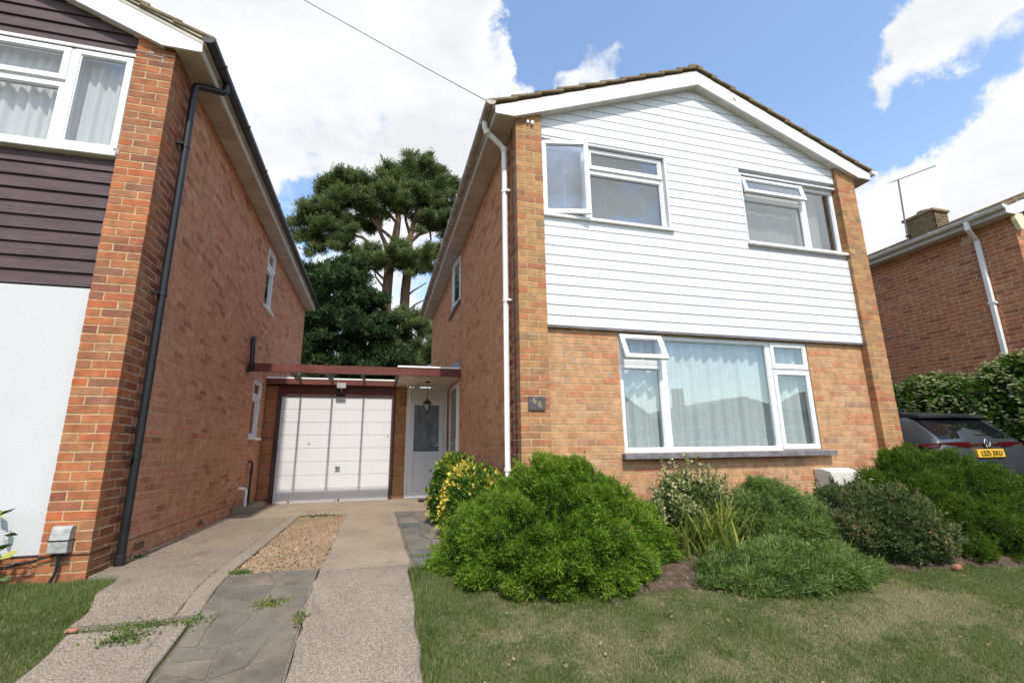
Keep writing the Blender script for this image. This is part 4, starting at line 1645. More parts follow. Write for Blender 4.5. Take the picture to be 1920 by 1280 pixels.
# ------------------------------------------------------------------ garage and porch
GY = 5.39
GX0, GX1 = -3.264, -1.169
GAR = thing('garage', 'flat roofed brick garage with white panelled door between the two houses', 'garage', (-2.2, GY, 0))
F_gar = Face(0, GY, (1, 0), (0, -1))
wg = Wall(GAR)
J1 = MB().box(-3.535, -3.34, GY + m_, GY + .1, -.02, 2.22).build('jamb', M['mortar_grey'], GAR)
J2 = MB().box(-1.095, -.875, GY + m_, GY + .1, -.02, 2.26).build('jamb', M['mortar_grey'], GAR)
wg.face(J1, F_gar, -3.535, -3.338, .0, 2.2, 'red')
wg.face(J2, F_gar, -1.097, -.872, .0, 2.25, 'buffpier', phase=.03)
wg.finish()
fr = MB()
fr.box(-3.337, GX0 - .003, GY - .03, GY + .08, 0, 2.03)
fr.box(GX1 + .003, -1.098, GY - .03, GY + .08, 0, 2.03)
fr.box(-3.337, -1.098, GY - .028, GY + .08, 2.031, 2.062)
fr.build('door_frame', M['brown_frame'], GAR, bevel=.003)
gd = MB().box(GX0, GX1, GY + .028, GY + .06, .015, 2.028).build('garage_door', M['garage_white'], GAR)
for k in range(8):
    z0, z1 = .017 + k * .2515, .017 + (k + 1) * .2515 - .0045
    jx = rng.uniform(-.0015, .0015)
    MB().box(GX0 + .004, GX1 - .004, GY + .004 + jx, GY + .027, z0, z1).build('panel', M['garage_white'], gd, bevel=.002)
hd = MB()
hp = px('y', GY, 633, 876)
hd.lathe((hp[0], GY - .006, hp[2]), [(.040, .014), (.040, .004), (.030, -.004), (.014, -.006)], 18, 'y')
hd.tube([(hp[0], GY - .01, hp[2]), (hp[0], GY - .042, hp[2])], .011, 10)
hd.fbox(F_gar, hp[0] - .045, hp[0] + .045, .034, .052, hp[2] - .013, hp[2] + .013)
hd.build('door_handle', M['chrome'], gd, bevel=.002)
for (u, v, w, h) in ((579, 832, .04, .018), (627, 938, .05, .012), (634, 937, .03, .05), (540, 941, .03, .03), (727, 818, .02, .03)):
    q = px('y', GY, u, v)
    MB().box(q[0] - w / 2, q[0] + w / 2, GY + .0015, GY + .0035, q[2] - h / 2, q[2] + h / 2).build('rust_chip', M['brown_frame'], gd)
for k in range(3):
    MB().box(-3.337, -1.10, GY - .010 - .004 * k, GY + .02, 2.066 + k * .063, 2.066 + (k + 1) * .063 - .005).build('plank', M['red_beam'], GAR, bevel=.003)
MB().box(-3.537, -1.1355, 5.235, 5.262, 2.245, 2.345).build('fascia', M['red_beam'], GAR, bevel=.003)
MB().box(-3.537, -1.1355, 5.225, 5.275, 2.347, 2.378).build('edge_trim', M['upvc'], GAR, bevel=.004)
MB().box(-3.535, -1.1, 5.276, 9.0, 2.33, 2.372).build('flat_roof', M['lead'], GAR)
MB().box(-3.535, -1.137, 5.264, 5.352, 2.262, 2.268).build('roof_soffit', M['soffit'], GAR)
MB().box(-3.53, -.05, 8.9, 9.0, 0, 2.33).build('rear_wall', M['mortar_side'], GAR)
fl = MB()
q = px('y', 5.3, 641, 724)
fl.box(q[0] - .085, q[0] + .085, 5.19, 5.232, q[2] - .05, q[2] + .055)
fl.tube([(q[0], 5.22, q[2] - .05), (q[0], 5.26, q[2] - .10), (q[0], 5.34, q[2] - .12)], .012, 8)
fl = fl.build('floodlight', M['grey_box'], GAR, bevel=.004)
q = px('y', 5.3, 633, 735)
MB().lathe((q[0], 5.30, q[2]), [(.02, .03), (.034, .012), (.038, -.02), (.02, -.035)], 12).build('sensor', M['black'], fl, smooth=True)
# white half glazed door to the right of the garage
F_pvc = Face(0, GY + .01, (1, 0), (0, -1))
pd = MB()
pd.ring(F_pvc, -.866, -.024, .02, 2.245, .055, -.07, .004)
pd.fbox(F_pvc, -.806, -.084, -.05, -.022, 1.985, 2.185)
pd.ring(F_pvc, -.803, -.087, .025, 1.982, .10, -.055, .010, wb=.12)
pd.fbox(F_pvc, -.703, -.187, -.05, -.008, .146, .80)
pd.fbox(F_pvc, -.703, -.187, -.055, .009, .80, .93)
pd.ring(F_pvc, -.703, -.187, .146, .80, .022, -.008, .002)
pd = pd.build('door', M['pvc_door'], GAR, bevel=.004)
pd['label'] = 'white half glazed door beside the garage'
MB().fbox(F_pvc, -.702, -.188, -.03, -.024, .931, 1.881).build('pane', M['obscure'], pd)
hx = -.145
h2 = MB()
h2.fbox(F_pvc, hx - .016, hx + .016, .010, .020, .90, 1.12)
h2.tube([F_pvc.p(hx, .02, 1.06), F_pvc.p(hx, .055, 1.06), F_pvc.p(hx - .12, .055, 1.06)], .010, 8)
h2.build('handle', M['upvc'], pd)
tag(MB().box(-.62, -.10, 4.55, 5.0, .016, .034).build('door_mat', M['rubber_mat'], None, bevel=.006), 'black rubber mat before the white door by the garage', 'door mat')

POR = thing('porch_canopy', 'red timber porch canopy with open rafters across the drive', 'canopy', (-1.7, 3.83, 2.2))
MB().box(-3.60, -.003, 3.805, 3.852, 2.252, 2.392).build('beam', M['red_beam'], POR, bevel=.004)
MB().box(-1.135, -.002, 3.79, 3.90, 2.394, 2.428).build('edge_trim', M['upvc'], POR, bevel=.004)
MB().box(-1.13, -.003, 3.9, 5.40, 2.395, 2.415).build('canopy_roof', M['lead'], POR)
MB().box(-1.095, -.003, 3.853, 5.388, 2.262, 2.274).build('canopy_ceiling', M['canopy_soffit'], POR)
MB().box(-1.135, -1.096, 3.853, 5.36, 2.254, 2.39).build('side_beam', M['red_rafter'], POR, bevel=.003)
for x in (-2.92, -2.335, -1.73):
    MB().box(x - .019, x + .019, 3.853, 5.234, 2.268, 2.360).build('rafter', M['red_rafter'], POR, bevel=.003)
MB().add([(-.30, 3.9, 2.417), (-.003, 3.9, 2.417), (-.003, 3.9, 2.56), (-.30, 5.3, 2.417), (-.003, 5.3, 2.417), (-.003, 5.3, 2.56)],
         [(0, 1, 2), (5, 4, 3), (0, 2, 5, 3), (0, 3, 4, 1), (1, 4, 5, 2)]).build('lead_flashing', M['lead'], POR)

lx, _, lz = px('y', 4.55, 801, 762)
LAN = thing('hanging_lantern', 'small black metal lantern hanging on a chain below the porch ceiling', 'lantern', (lx, 4.55, lz))
MB().lathe((lx, 4.55, 2.245), [(.012, -.012), (.045, -.006), (.05, .0), (.05, .016)], 16).build('ceiling_rose', M['dark_metal'], LAN, smooth=True)
zc_ = 2.235
i = 0
ztop = lz + .135
while zc_ > ztop + .02:
    a = np.linspace(0, 2 * math.pi, 11)
    pts = [((lx + .009 * math.cos(t)), 4.55, zc_ - .012 + .016 * math.sin(t)) if i % 2 else (lx, 4.55 + .009 * math.cos(t), zc_ - .012 + .016 * math.sin(t)) for t in a]
    MB().tube(pts, .003, 5).build('chain_link', M['dark_metal'], LAN)
    zc_ -= .026
    i += 1
MB().lathe((lx, 4.55, lz + .06), [(.085, -.005), (.088, .004), (.05, .05), (.022, .065), (.012, .075), (.02, .082), (.008, .095)], 6).build('cap', M['dark_metal'], LAN)
cg = MB()
for k in range(6):
    w = k * math.pi / 3
    cg.tube([(lx + .074 * math.cos(w), 4.55 + .074 * math.sin(w), lz + .056), (lx + .046 * math.cos(w), 4.55 + .046 * math.sin(w), lz - .085)], .005, 6)
cg.lathe((lx, 4.55, lz - .095), [(.02, -.02), (.05, -.002), (.05, .010), (.04, .012)], 6)
cg.build('cage', M['dark_metal'], LAN)
MB().lathe((lx, 4.55, lz - .03), [(.040, -.053), (.066, .085)], 6).build('glass', M['glass'], LAN)
MB().lathe((lx, 4.55, lz - .03), [(.012, -.05), (.012, -.01), (.022, .02), (.02, .05), (.006, .062)], 10).build('bulb', M['upvc'], LAN, smooth=True)

# ------------------------------------------------------------------ left neighbour
XL, YL = -3.542, -.072
HL = thing('detached_house', 'brick house with dark brown boarded front, white rendered ground floor and black downpipe', 'house', (-6.17, YL, 0), 'detached gabled houses')
YEND = 9.13
XL0 = XL - 5.26
lowL, ttL, taL = barge_pair(HL, XL0, XL, YL - .065, .245, 4.835, -.10, .42, .125)
wl_ = Wall(HL)
PL = MB().box(XL - PW + m_, XL - m_, YL + m_, YL + .098, -.16, 4.99).build('pier', M['mortar_buff'], HL)
F_ls = Face(XL, YL, (0, 1), (1, 0))
OPL = [(4.42 - YL, 5.06 - YL, 3.56, 4.73), (4.36 - YL, 4.99 - YL, 1.19, 2.21)]
s_ = MB()
ye = YEND - .02
s_.box(XL - .1, XL - m_, YL + .099, 4.36, -.16, 4.86)
s_.box(XL - .1, XL - m_, 5.06, ye, -.16, 4.86)
s_.box(XL - .1, XL - m_, 4.36, 5.06, -.16, 1.19)
s_.box(XL - .1, XL - m_, 4.36, 5.06, 2.21, 3.56)
s_.box(XL - .1, XL - m_, 4.36, 5.06, 4.73, 4.86)
s_.box(XL - .1, XL - m_, 4.99, 5.06, 1.19, 2.21)
s_.box(XL - .1, XL - m_, 4.36, 4.42, 3.56, 4.73)
SWL = s_.build('side_wall', M['mortar_side'], HL)
for k in range(0, 69):
    z = -.168 + k * CP + J / 2
    if z > 4.96:
        break
    if k % 2 == 0:
        wl_.box(PL, XL - L_, XL, YL, YL + D_, z, 'red', (0, -1))
        wl_.box(PL, XL - PW, XL - L_ - J, YL, YL + D_, z, 'red', (0, -1))
    else:
        wl_.box(PL, XL - D_, XL, YL, YL + L_, z, 'red', (0, -1))
        wl_.box(PL, XL - PW, XL - D_ - J, YL, YL + D_, z, 'red', (0, -1))
wl_.face(SWL, F_ls, .1125, ye - YL, -.16, 4.84, 'common', OPL, ends=lambda k: .1125 if k % 2 == 0 else .225,
         style_of=lambda u, z: 'redret' if u < .24 else 'common')
YF = -.022
PLN = MB().box(XL0, XL - PW, YF + .012, YF + .1, -.16, .178).build('plinth', M['mortar_grey'], HL)
wl_.face(PLN, Face(0, YF + .004, (1, 0), (0, -1)), XL - PW - 2.2, XL - PW, -.16, .18, 'red')
wl_.finish()
for (u, v, w_, h_) in ((284.7, 99, .035, .03), (305, 115, .02, .05), (262, 96, .07, .012), (290, 105, .16, .010), (217, 284, .05, .06)):
    q = px('y', YL, u, v)
    MB().box(q[0] - w_ / 2, q[0] + w_ / 2, YL - .0025, YL + .004, q[2] - h_ / 2, q[2] + h_ / 2).build('repointing', M['stone'], PL)
MB().box(XL0, XL - PW - .003, YF - .006, YF + .1, .187, 2.34).build('render_panel', M['render'], HL, bevel=.006, seg=2)
dpc = MB()
dpc.box(XL - PW - .4, XL + .0035, YL - .0035, YL - .0005, .1785, .1865)
dpc.box(XL + .0005, XL + .0035, YL, 3.6, .1785, .1860)
dpc.build('damp_proof_course', M['black'], HL)
ULF = (XL - PW - 2.3, XL - PW - .004, 3.585, 4.715)
ztL = lambda x, s: (4.835 + .42 * (XL - .10 - x) + .05) if s > 0 else 99
board_wall(HL, XL0, XL - PW, 2.345, .1245, ztL, [ULF], YF, 'dark_board', .03, .004, lap=True, zmax=5.95)
b_ = MB()
b_.box(XL0, XL - PW, YF + .031, YF + .06, 2.345, 3.58)
b_.prism([(XL0, 4.72), (XL - PW, 4.72), (XL - PW, 4.92), (-6.17, 5.85), (XL0, 4.8)], 'y', YF + .031, YF + .06)
b_.box(XL0, ULF[0], YF + .031, YF + .06, 3.58, 4.72)
b_.build('cladding_backing', M['black'], HL)
F_lf = Face(0, YF - .008, (1, 0), (0, -1))
mL = float(px('y', YF, 124, 170)[0])
wl1 = make_window(HL, F_lf, [(mL, ULF[1], 3.655, ULF[3] - .005, 'sash'), (mL - 1.15, mL, 4.33, ULF[3] - .005, 'sash'), (mL - 1.15, mL, 3.655, 4.33, 'fix'),
                             (ULF[0], mL - 1.15, 3.655, ULF[3] - .005, 'sash')], 0.0, 'glass', bar=.055)
MB().box(ULF[0], ULF[1] + .002, YF - .07, YF + .05, 3.600, 3.652).build('sill', M['sill_white'], wl1, bevel=.005)
MB().box(ULF[0], ULF[1] + .002, YF - .026, YF + .03, 4.7165, 4.752).build('head_drip', M['sill_white'], wl1, bevel=.004)
room(HL, F_lf, ULF[0], ULF[1], 3.6, 4.72, -.08, 1.8)
curtain('net_curtain', 'white net curtain behind the upper window of the dark boarded house', Face(0, YF + .125, (1, 0), (0, -1)), ULF[0], ULF[1] - .01, 3.56, 4.72, 0, 26, .02, 'net_white')
wl2 = make_window(HL, F_ls, [(OPL[0][0], OPL[0][1], 4.36, 4.73, 'sash'), (OPL[0][0], OPL[0][1], 3.59, 4.36, 'fix')], -.02, 'glass_blind')
MB().box(XL - .04, XL + .05, 4.40, 5.08, 3.535, 3.585).build('sill', M['sill_white'], wl2, bevel=.006)
wl3 = make_window(HL, F_ls, [(OPL[1][0], OPL[1][1], 1.90, 2.21, 'sash'), (OPL[1][0], OPL[1][1], 1.22, 1.90, 'fix')], -.02, 'glass_blind')
MB().box(XL - .04, XL + .065, 4.33, 5.02, 1.165, 1.215).build('sill', M['sill_white'], wl3, bevel=.006)
room(HL, F_ls, OPL[0][0], OPL[0][1], 3.59, 4.7, -.1, 1.0)
room(HL, F_ls, OPL[1][0], OPL[1][1], 1.5, 2.2, -.1, 1.0)
MB().box(XL0 + .02, XL - .1, ye - .1, ye, -.16, 4.86).build('rear_wall', M['mortar_side'], HL)
gable_roof(HL, XL0 - .28, XL + .28, -6.17, YL - .10, YEND + .03, 4.965, 4.965 + 2.91 * .42, pale=True)
gutter(HL, XL + .308, 4.975, YL - .11, YEND, .06, 'black', 'black', 1.0)
ypl = .285
XP = XL + .065
dl = MB().tube([(XL + .308, .42, 4.95), (XL + .308, .42, 4.86), (XL + .29, .415, 4.825), (XL + .11, ypl + .02, 4.77), (XP + .01, ypl, 4.755), (XP, ypl, 4.71), (XP, ypl, .012)], .036, 14).build('downpipe', M['black'], HL, smooth=True)
for z in (4.02, 2.42, .91):
    c = MB().lathe((XP, ypl, z), [(.037, -.02), (.042, -.018), (.042, .018), (.037, .02)], 14)
    c.box(XL + .001, XP, ypl - .075, ypl - .04, z - .012, z + .012)
    c.build('pipe_clip', M['black'], dl, smooth=True)
MB().lathe((XP, ypl, .05), [(.037, -.055), (.043, -.05), (.043, .05), (.037, .055)], 14).build('pipe_shoe', M['black'], dl, smooth=True)
for (y, z) in ((.76, .10), (2.42, .085)):
    ab = MB().box(XL + .001, XL + .007, y - .108, y + .108, z - .03, z + .035).build('air_brick', M['terracotta'], HL)
    for r in range(2):
        for cix in range(5):
            MB().box(XL + .0072, XL + .0085, y - .095 + cix * .04, y - .067 + cix * .04, z - .022 + r * .03, z - .004 + r * .03).build('slot', M['black'], ab)
# pipes low down by the garage and the flue
q0 = px('x', XL + .06, 469, 700)
q1 = px('x', XL + .06, 473, 652)
MB().tube([(XL + .0, q0[1], 2.26), (XL + .06, q0[1], 2.27), (XL + .075, q0[1], 2.33), (XL + .07, q1[1] - .02, 2.70), (XL + .06, q1[1] + .04, 2.80), (XL + .03, q1[1] + .22, 2.83), (XL - .02, q1[1] + .36, 2.83)], .038, 12).build('vent_pipe', M['black'], HL, smooth=True)
MB().tube([(XL - .01, 4.56, .80), (XL + .05, 4.56, .80), (XL + .065, 4.56, .76), (XL + .07, 4.50, .13)], .021, 10).build('waste_pipe', M['black'], HL, smooth=True)
MB().tube([(XL - .01, 4.10, .385), (XL + .07, 4.12, .385), (XL + .10, 4.14, .35), (XL + .10, 4.16, .10)], .026, 10).build('waste_pipe', M['pipe_white'], HL, smooth=True)
gl_ = MB()
gl_.box(XL + .001, XL + .30, 3.80, 3.90, .0, .13)
gl_.box(XL + .001, XL + .30, 4.52, 4.62, .0, .13)
gl_.box(XL + .20, XL + .30, 3.9, 4.52, .0, .128)
gl_.box(XL + .001, XL + .20, 3.9, 4.52, .0, .06)
tag(gl_.build('drain_surround', M['concrete_smooth'], None, bevel=.012, seg=2), 'low concrete drain surround under the waste pipes by the garage', 'drain')
# grey cable box with its conduit
CB = thing('cable_box', 'weathered grey cable box fixed low on the red brick pier', 'cable box', (-3.72, YL - .04, .2))
MB().prism([(YL - .001, .205), (YL - .068, .205), (YL - .075, .215), (YL - .075, .30), (YL - .060, .385), (YL - .045, .402), (YL - .001, .402)], 'x', -3.786, -3.660).build('cover', M['grey_box'], CB, bevel=.008, seg=2)
MB().box(-3.792, -3.654, YL - .079, YL - .001, .296, .304).build('strap', M['black'], CB)
MB().tube([(-3.715, YL - .035, .21), (-3.72, YL - .035, .08), (-3.75, YL - .055, -.03)], .012, 8).build('conduit', M['black'], CB)
for dz in (0, .03):
    pts = [(-3.735, YL - .03, .20)]
    for t in np.linspace(.15, 1, 8):
        pts.append((-3.735 - t * .75, YL - .03 + .02 * t, .20 - .10 * math.sin(t * 2.3) + dz * t))
    MB().tube(pts, .006, 6).build('cable', M['cable'], CB)

# ------------------------------------------------------------------ right neighbour
XR, YR = 8.8, .06
HR = thing('detached_house', 'brick house with white square downpipe, chimney and cream alarm box, behind the flowering hedge', 'house', (11.4, YR, -.1), 'detached gabled houses')
YEND = 9.0
barge_pair(HR, XR, XR + 5.26, YR - .08, .265, 4.685, .03, .40, .10)
wr_ = Wall(HR)
F_rs = Face(XR, YR, (0, 1), (-1, 0))
SWR = MB().box(XR + m_, XR + .1, YR + .03, YEND, -.2, 4.75).build('side_wall', M['mortar_side'], HR)
PR_ = MB().box(XR + m_, XR + PW, YR + m_, YR + .028, -.2, 4.80).build('pier', M['mortar_buff'], HR)
for k in range(0, 69):
    z = -.168 + k * CP + J / 2
    if z > 4.74:
        break
    if k % 2 == 0:
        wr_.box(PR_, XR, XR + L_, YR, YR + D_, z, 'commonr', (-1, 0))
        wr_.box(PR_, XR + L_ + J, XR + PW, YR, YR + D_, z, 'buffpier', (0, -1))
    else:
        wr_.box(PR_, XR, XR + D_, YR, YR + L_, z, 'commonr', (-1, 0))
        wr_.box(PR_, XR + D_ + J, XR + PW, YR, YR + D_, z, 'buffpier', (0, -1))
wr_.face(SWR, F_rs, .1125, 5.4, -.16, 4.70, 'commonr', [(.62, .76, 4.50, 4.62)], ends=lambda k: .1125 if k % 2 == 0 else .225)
wr_.finish()
MB().box(XR + PW, XR + 5.2, YR + .10, YR + .2, -.2, 4.75).build('front_wall', M['render'], HR)
MB().box(XR + .05, XR + .06, YR + .62, YR + .76, 4.50, 4.62).build('vent_hole', M['black'], HR)
gable_roof(HR, XR - .30, XR + 5.56, XR + 2.63, YR - .10, YEND + .03, 4.79, 4.79 + 2.93 * .40, tile_mat_='tile', pale=True)
gutter(HR, XR - .327, 4.81, YR - .10, YEND, .060, 'gutter_white', 'gutter_white', .75)
yq = float(px('x', XR - .05, 1853, 540)[1])
sq = lambda c, d: None
dpr = MB()
dpr.box(XR - .36, XR - .295, yq - .10, yq - .035, 4.60, 4.78)
dpr.add([(XR - .36, yq - .10, 4.605), (XR - .295, yq - .10, 4.605), (XR - .295, yq - .035, 4.605), (XR - .36, yq - .035, 4.605),
         (XR - .075, yq - .033, 4.46), (XR - .010, yq - .033, 4.46), (XR - .010, yq + .033, 4.46), (XR - .075, yq + .033, 4.46)],
        [(0, 1, 5, 4), (1, 2, 6, 5), (2, 3, 7, 6), (3, 0, 4, 7)])
dpr.box(XR - .075, XR - .010, yq - .033, yq + .033, -.05, 4.462)
dpr = dpr.build('downpipe', M['pipe_white'], HR, bevel=.006)
for z in (3.3, 1.5):
    MB().box(XR - .080, XR - .001, yq - .055, yq + .055, z - .015, z + .015).build('pipe_clip', M['pipe_white'], dpr)
al = px('y', YR - .03, 1908, 415)
MB().prism([(al[0] - .09, al[2] + .13), (al[0] + .10, al[2] + .13), (al[0] + .12, al[2] + .02), (al[0] + .03, al[2] - .17), (al[0] - .03, al[2] - .17), (al[0] - .12, al[2] + .02)], 'y', YR - .075, YR - .002).build('alarm_box', M['cream'], HR, bevel=.015, seg=2)
cpx, cpy = 11.45, float(px('x', 11.3, 1728, 415)[1])
zt = float(px('x', 11.2, 1720, 402)[2])
CH = MB().box(cpx - .24, cpx + .24, cpy - .32, cpy + .32, 5.6, zt - .07).build('chimney', M['mortar_grey'], HR)
wc = Wall(CH)
for (fc, a, b, dp_) in ((Face(cpx - .25, cpy, (0, 1), (-1, 0)), -.33, .33, .1), (Face(cpx, cpy - .33, (1, 0), (0, -1)), -.25, .25, .1)):
    wc.face(CH, fc, a, b, 5.7, zt - .07, 'lichen', depth=.05)
items_c = wc.items
for (pt, c, h, st, nm) in items_c:
    V, Q, T = chamfer_boxes([(0, 0, 0)], [h], .005)
    me = mesh_np('brick', V, Q, T)
    me.materials.append(BR[st][0])
    o = bpy.data.objects.new('brick', me)
    link(o, CH, c)
MB().box(cpx - .29, cpx + .29, cpy - .37, cpy + .37, zt - .068, zt).build('chimney_cap', M['tile'], CH, bevel=.02, seg=2)
MB().lathe((cpx, cpy, zt), [(.15, -.01), (.13, .06), (.145, .07), (.145, .11), (.11, .11)], 16).build('chimney_pot', M['tile'], CH)
# television aerial strapped to the chimney
a0 = px('x', cpx - .34, 1700, 436)
a1 = px('x', cpx - .34, 1684, 337)
AER = thing('tv_aerial', 'thin television aerial on a leaning mast strapped to the chimney', 'aerial', (cpx - .34, a0[1], 5.9))
MB().tube([(cpx - .34, a0[1], a0[2] - .45), tuple(a0), tuple(a1)], .019, 8).build('mast', M['wire'], AER)
b1 = px('y', float(a1[1]) - .3, 1754, 311)
d_ = Vector(b1) - Vector(a1)
MB().tube([tuple(Vector(a1) - d_ * .18), tuple(b1)], .013, 8).build('boom', M['wire'], AER)
pr = Vector((0, 0, 1)).cross(d_).normalized()
for t in np.linspace(-.15, .35, 5):
    c = Vector(a1) + d_ * float(t)
    MB().tube([tuple(c - pr * .16 - Vector((0, 0, .05))), tuple(c + pr * .16 + Vector((0, 0, .05)))], .006, 5).build('element', M['wire'], AER)
for t in np.linspace(.45, .97, 7):
    c = Vector(a1) + d_ * float(t)
    MB().tube([tuple(c - pr * .045), tuple(c + pr * .045)], .004, 5).build('element', M['wire'], AER)
for dz in (-.1, -.35):
    MB().box(cpx - .37, cpx - .245, a0[1] - .03, a0[1] + .03, a0[2] + dz - .015, a0[2] + dz + .015).build('bracket', M['dark_metal'], AER)

# ------------------------------------------------------------------ houses across the road, mirrored in the panes
def far_house(xc, y, w, ze, zr, label, chim=None):
    z0 = -1.3
    h = thing('far_house', label, 'house', (xc, y, z0), 'houses across the road')
    MB().prism([(xc - w / 2, z0), (xc + w / 2, z0), (xc + w / 2, ze), (xc, zr), (xc - w / 2, ze)], 'y', y - 9, y).build('wall', M['far_wall'], h)
    for s in (-1, 1):
        MB().prism([(xc, zr + .02), (xc + s * (w / 2 + .35), ze - .1), (xc + s * (w / 2 + .35), ze + .05), (xc, zr + .18)], 'y', y - 9.1, y + .25).build('roof', M['far_roof'], h)
    for (a, b, c, d) in ((-.38, -.08, 1.0, 2.2), (.08, .38, 1.0, 2.2), (-.38, -.1, ze - z0 - 1.7, ze - z0 - .6), (.1, .38, ze - z0 - 1.7, ze - z0 - .6)):
        wn_ = MB().box(xc + a * w, xc + b * w, y + .002, y + .05, z0 + c, z0 + d).build('window', M['upvc'], h)
        MB().box(xc + a * w + .08, xc + b * w - .08, y + .051, y + .06, z0 + c + .08, z0 + d - .08).build('pane', M['car_glass'], wn_)
    if chim:
        MB().box(xc + chim - .35, xc + chim + .35, y - 4, y - 3.3, ze, zr + 1.2).build('chimney', M['far_wall'], h)
    return h

far_house(12.6, -27, 11, 3.2, 6.9, 'steep gabled brick house across the road mirrored at the window edge', 1.5)
far_house(26.8, -27, 14.5, 3.1, 4.75, 'low wide brick house across the road mirrored in the front window', -3.4)
far_house(42, -27, 10, 4.2, 6.4, 'tall brick house across the road beyond the low wide one')
far_house(-2, -28, 10, 3.6, 6.2, 'brick house across the road facing the garage drive')

# ------------------------------------------------------------------ foliage
def frames(Nv):
    """Two unit vectors across each direction."""
    Nv = Nv / np.linalg.norm(Nv, axis=1, keepdims=True)
    ref = np.where(np.abs(Nv[:, 2:3]) < .9, np.array([[0, 0, 1.]]), np.array([[1., 0, 0]]))
    A = np.cross(Nv, ref)
    A /= np.linalg.norm(A, axis=1, keepdims=True)
    return Nv, A, np.cross(Nv, A)


def leaves(P, Dv, length, width, r, fold=.15, twist=True):
    """One diamond leaf per base point P along direction Dv: vertices, quads."""
    n = len(P)
    Dn, A, B = frames(Dv)
    w = r.uniform(0, 2 * np.pi, n) if twist else np.zeros(n)
    S = A * np.cos(w)[:, None] + B * np.sin(w)[:, None]
    U = np.cross(Dn, S)
    ln = np.asarray(length).reshape(-1, 1) * np.ones((n, 1))
    wd = np.asarray(width).reshape(-1, 1) * np.ones((n, 1))
    mid = P + Dn * ln * .5
    V = np.stack([P, mid + S * wd / 2 + U * wd * fold, P + Dn * ln, mid - S * wd / 2 + U * wd * fold], 1)
    Q = np.arange(n * 4).reshape(n, 4)
    return V.reshape(-1, 3), Q


def tufts(P, Nv, k, length, width, spread, r, droop=0.0, tone=None, tone_var=.25):
    """k leaves at each point fanning about Nv."""
    n = len(P)
    Nn = Nv / np.linalg.norm(Nv, axis=1, keepdims=True)
    D = np.repeat(Nn, k, 0) + r.normal(0, spread, (n * k, 3))
    D[:, 2] -= droop
    P2 = np.repeat(P, k, 0) + r.normal(0, length * .18, (n * k, 3)) + np.repeat(Nn, k, 0) * (r.uniform(-1.1, .5, (n * k, 1)) * length)
    sc = np.repeat(r.uniform(.7, 1.25, n), k) * r.uniform(.75, 1.25, n * k)
    V, Q = leaves(P2, D, length * sc, width * sc, r)
    t = np.full(n, .5) if tone is None else tone
    a = np.clip(np.repeat(t, k) + r.normal(0, tone_var, n * k) * .6, 0, 1)
    return V, Q, np.repeat(a, 4)


def lumpy(dirs, seed, amp, freq=3.0, n=24):
    """Smooth bumps over a set of directions: a sum of rounded lobes."""
    r = np.random.default_rng(seed)
    c = r.normal(0, 1, (n, 3))
    c /= np.linalg.norm(c, axis=1, keepdims=True)
    d = np.clip(dirs @ c.T, -1, 1)
    fq = (freq * r.uniform(.75, 1.45, n)) ** 2
    b = np.exp(-(1 - d) * fq[None]) * r.uniform(.65, 1.0, n)[None]
    c2 = r.normal(0, 1, (n * 4, 3))
    c2 /= np.linalg.norm(c2, axis=1, keepdims=True)
    b2 = np.exp(-(1 - np.clip(dirs @ c2.T, -1, 1)) * freq * freq * 4)
    return amp * (b.max(1) - .5 + .3 * (b2.max(1) - .5))


def join(parts):
    V, Q, A, o = [], [], [], 0
    for v, q, a in parts:
        V.append(v)
        Q.append(q + o)
        A.append(a)
        o += len(v)
    return np.concatenate(V), np.concatenate(Q), np.concatenate(A)


def dome_points(n, c, rad, prof, seed, amp, lobes=40, freq=5, flat=-.1):
    """Points on a lumpy mound: c = base centre, rad = (rx, ry, h); prof = radius as a function of height 0..1."""
    r = np.random.default_rng(seed)
    ph = r.uniform(0, 2 * np.pi, n)
    # even cover over the surface: pick the height by profile length
    hs = np.linspace(0, 1, 60)
    pr = np.array([prof(h) for h in hs])
    seg = np.hypot(np.diff(pr) * max(rad[0], rad[1]), np.diff(hs) * rad[2]) * (pr[1:] + pr[:-1] + .05)
    cum = np.concatenate([[0], np.cumsum(seg)])
    h = np.interp(r.uniform(0, cum[-1], n), cum, hs)
    rr = np.interp(h, hs, pr)
    x, y, z = np.cos(ph) * rr, np.sin(ph) * rr, h
    dirs = np.stack([x, y, z * 1.0 - .25], 1)
    dirs /= np.linalg.norm(dirs, axis=1, keepdims=True)
    lump = lumpy(dirs, seed + 1, amp, freq, lobes)
    dpr = np.interp(h, (hs[1:] + hs[:-1]) / 2, np.diff(pr) / np.diff(hs))
    N = np.stack([np.cos(ph) / rad[0], np.sin(ph) / rad[1], np.clip(-dpr, .05, 6) / rad[2]], 1)
    N /= np.linalg.norm(N, axis=1, keepdims=True)
    P = np.stack([c[0] + x * rad[0], c[1] + y * rad[1], c[2] + z * rad[2]], 1) + N * lump[:, None]
    return P, N, lump


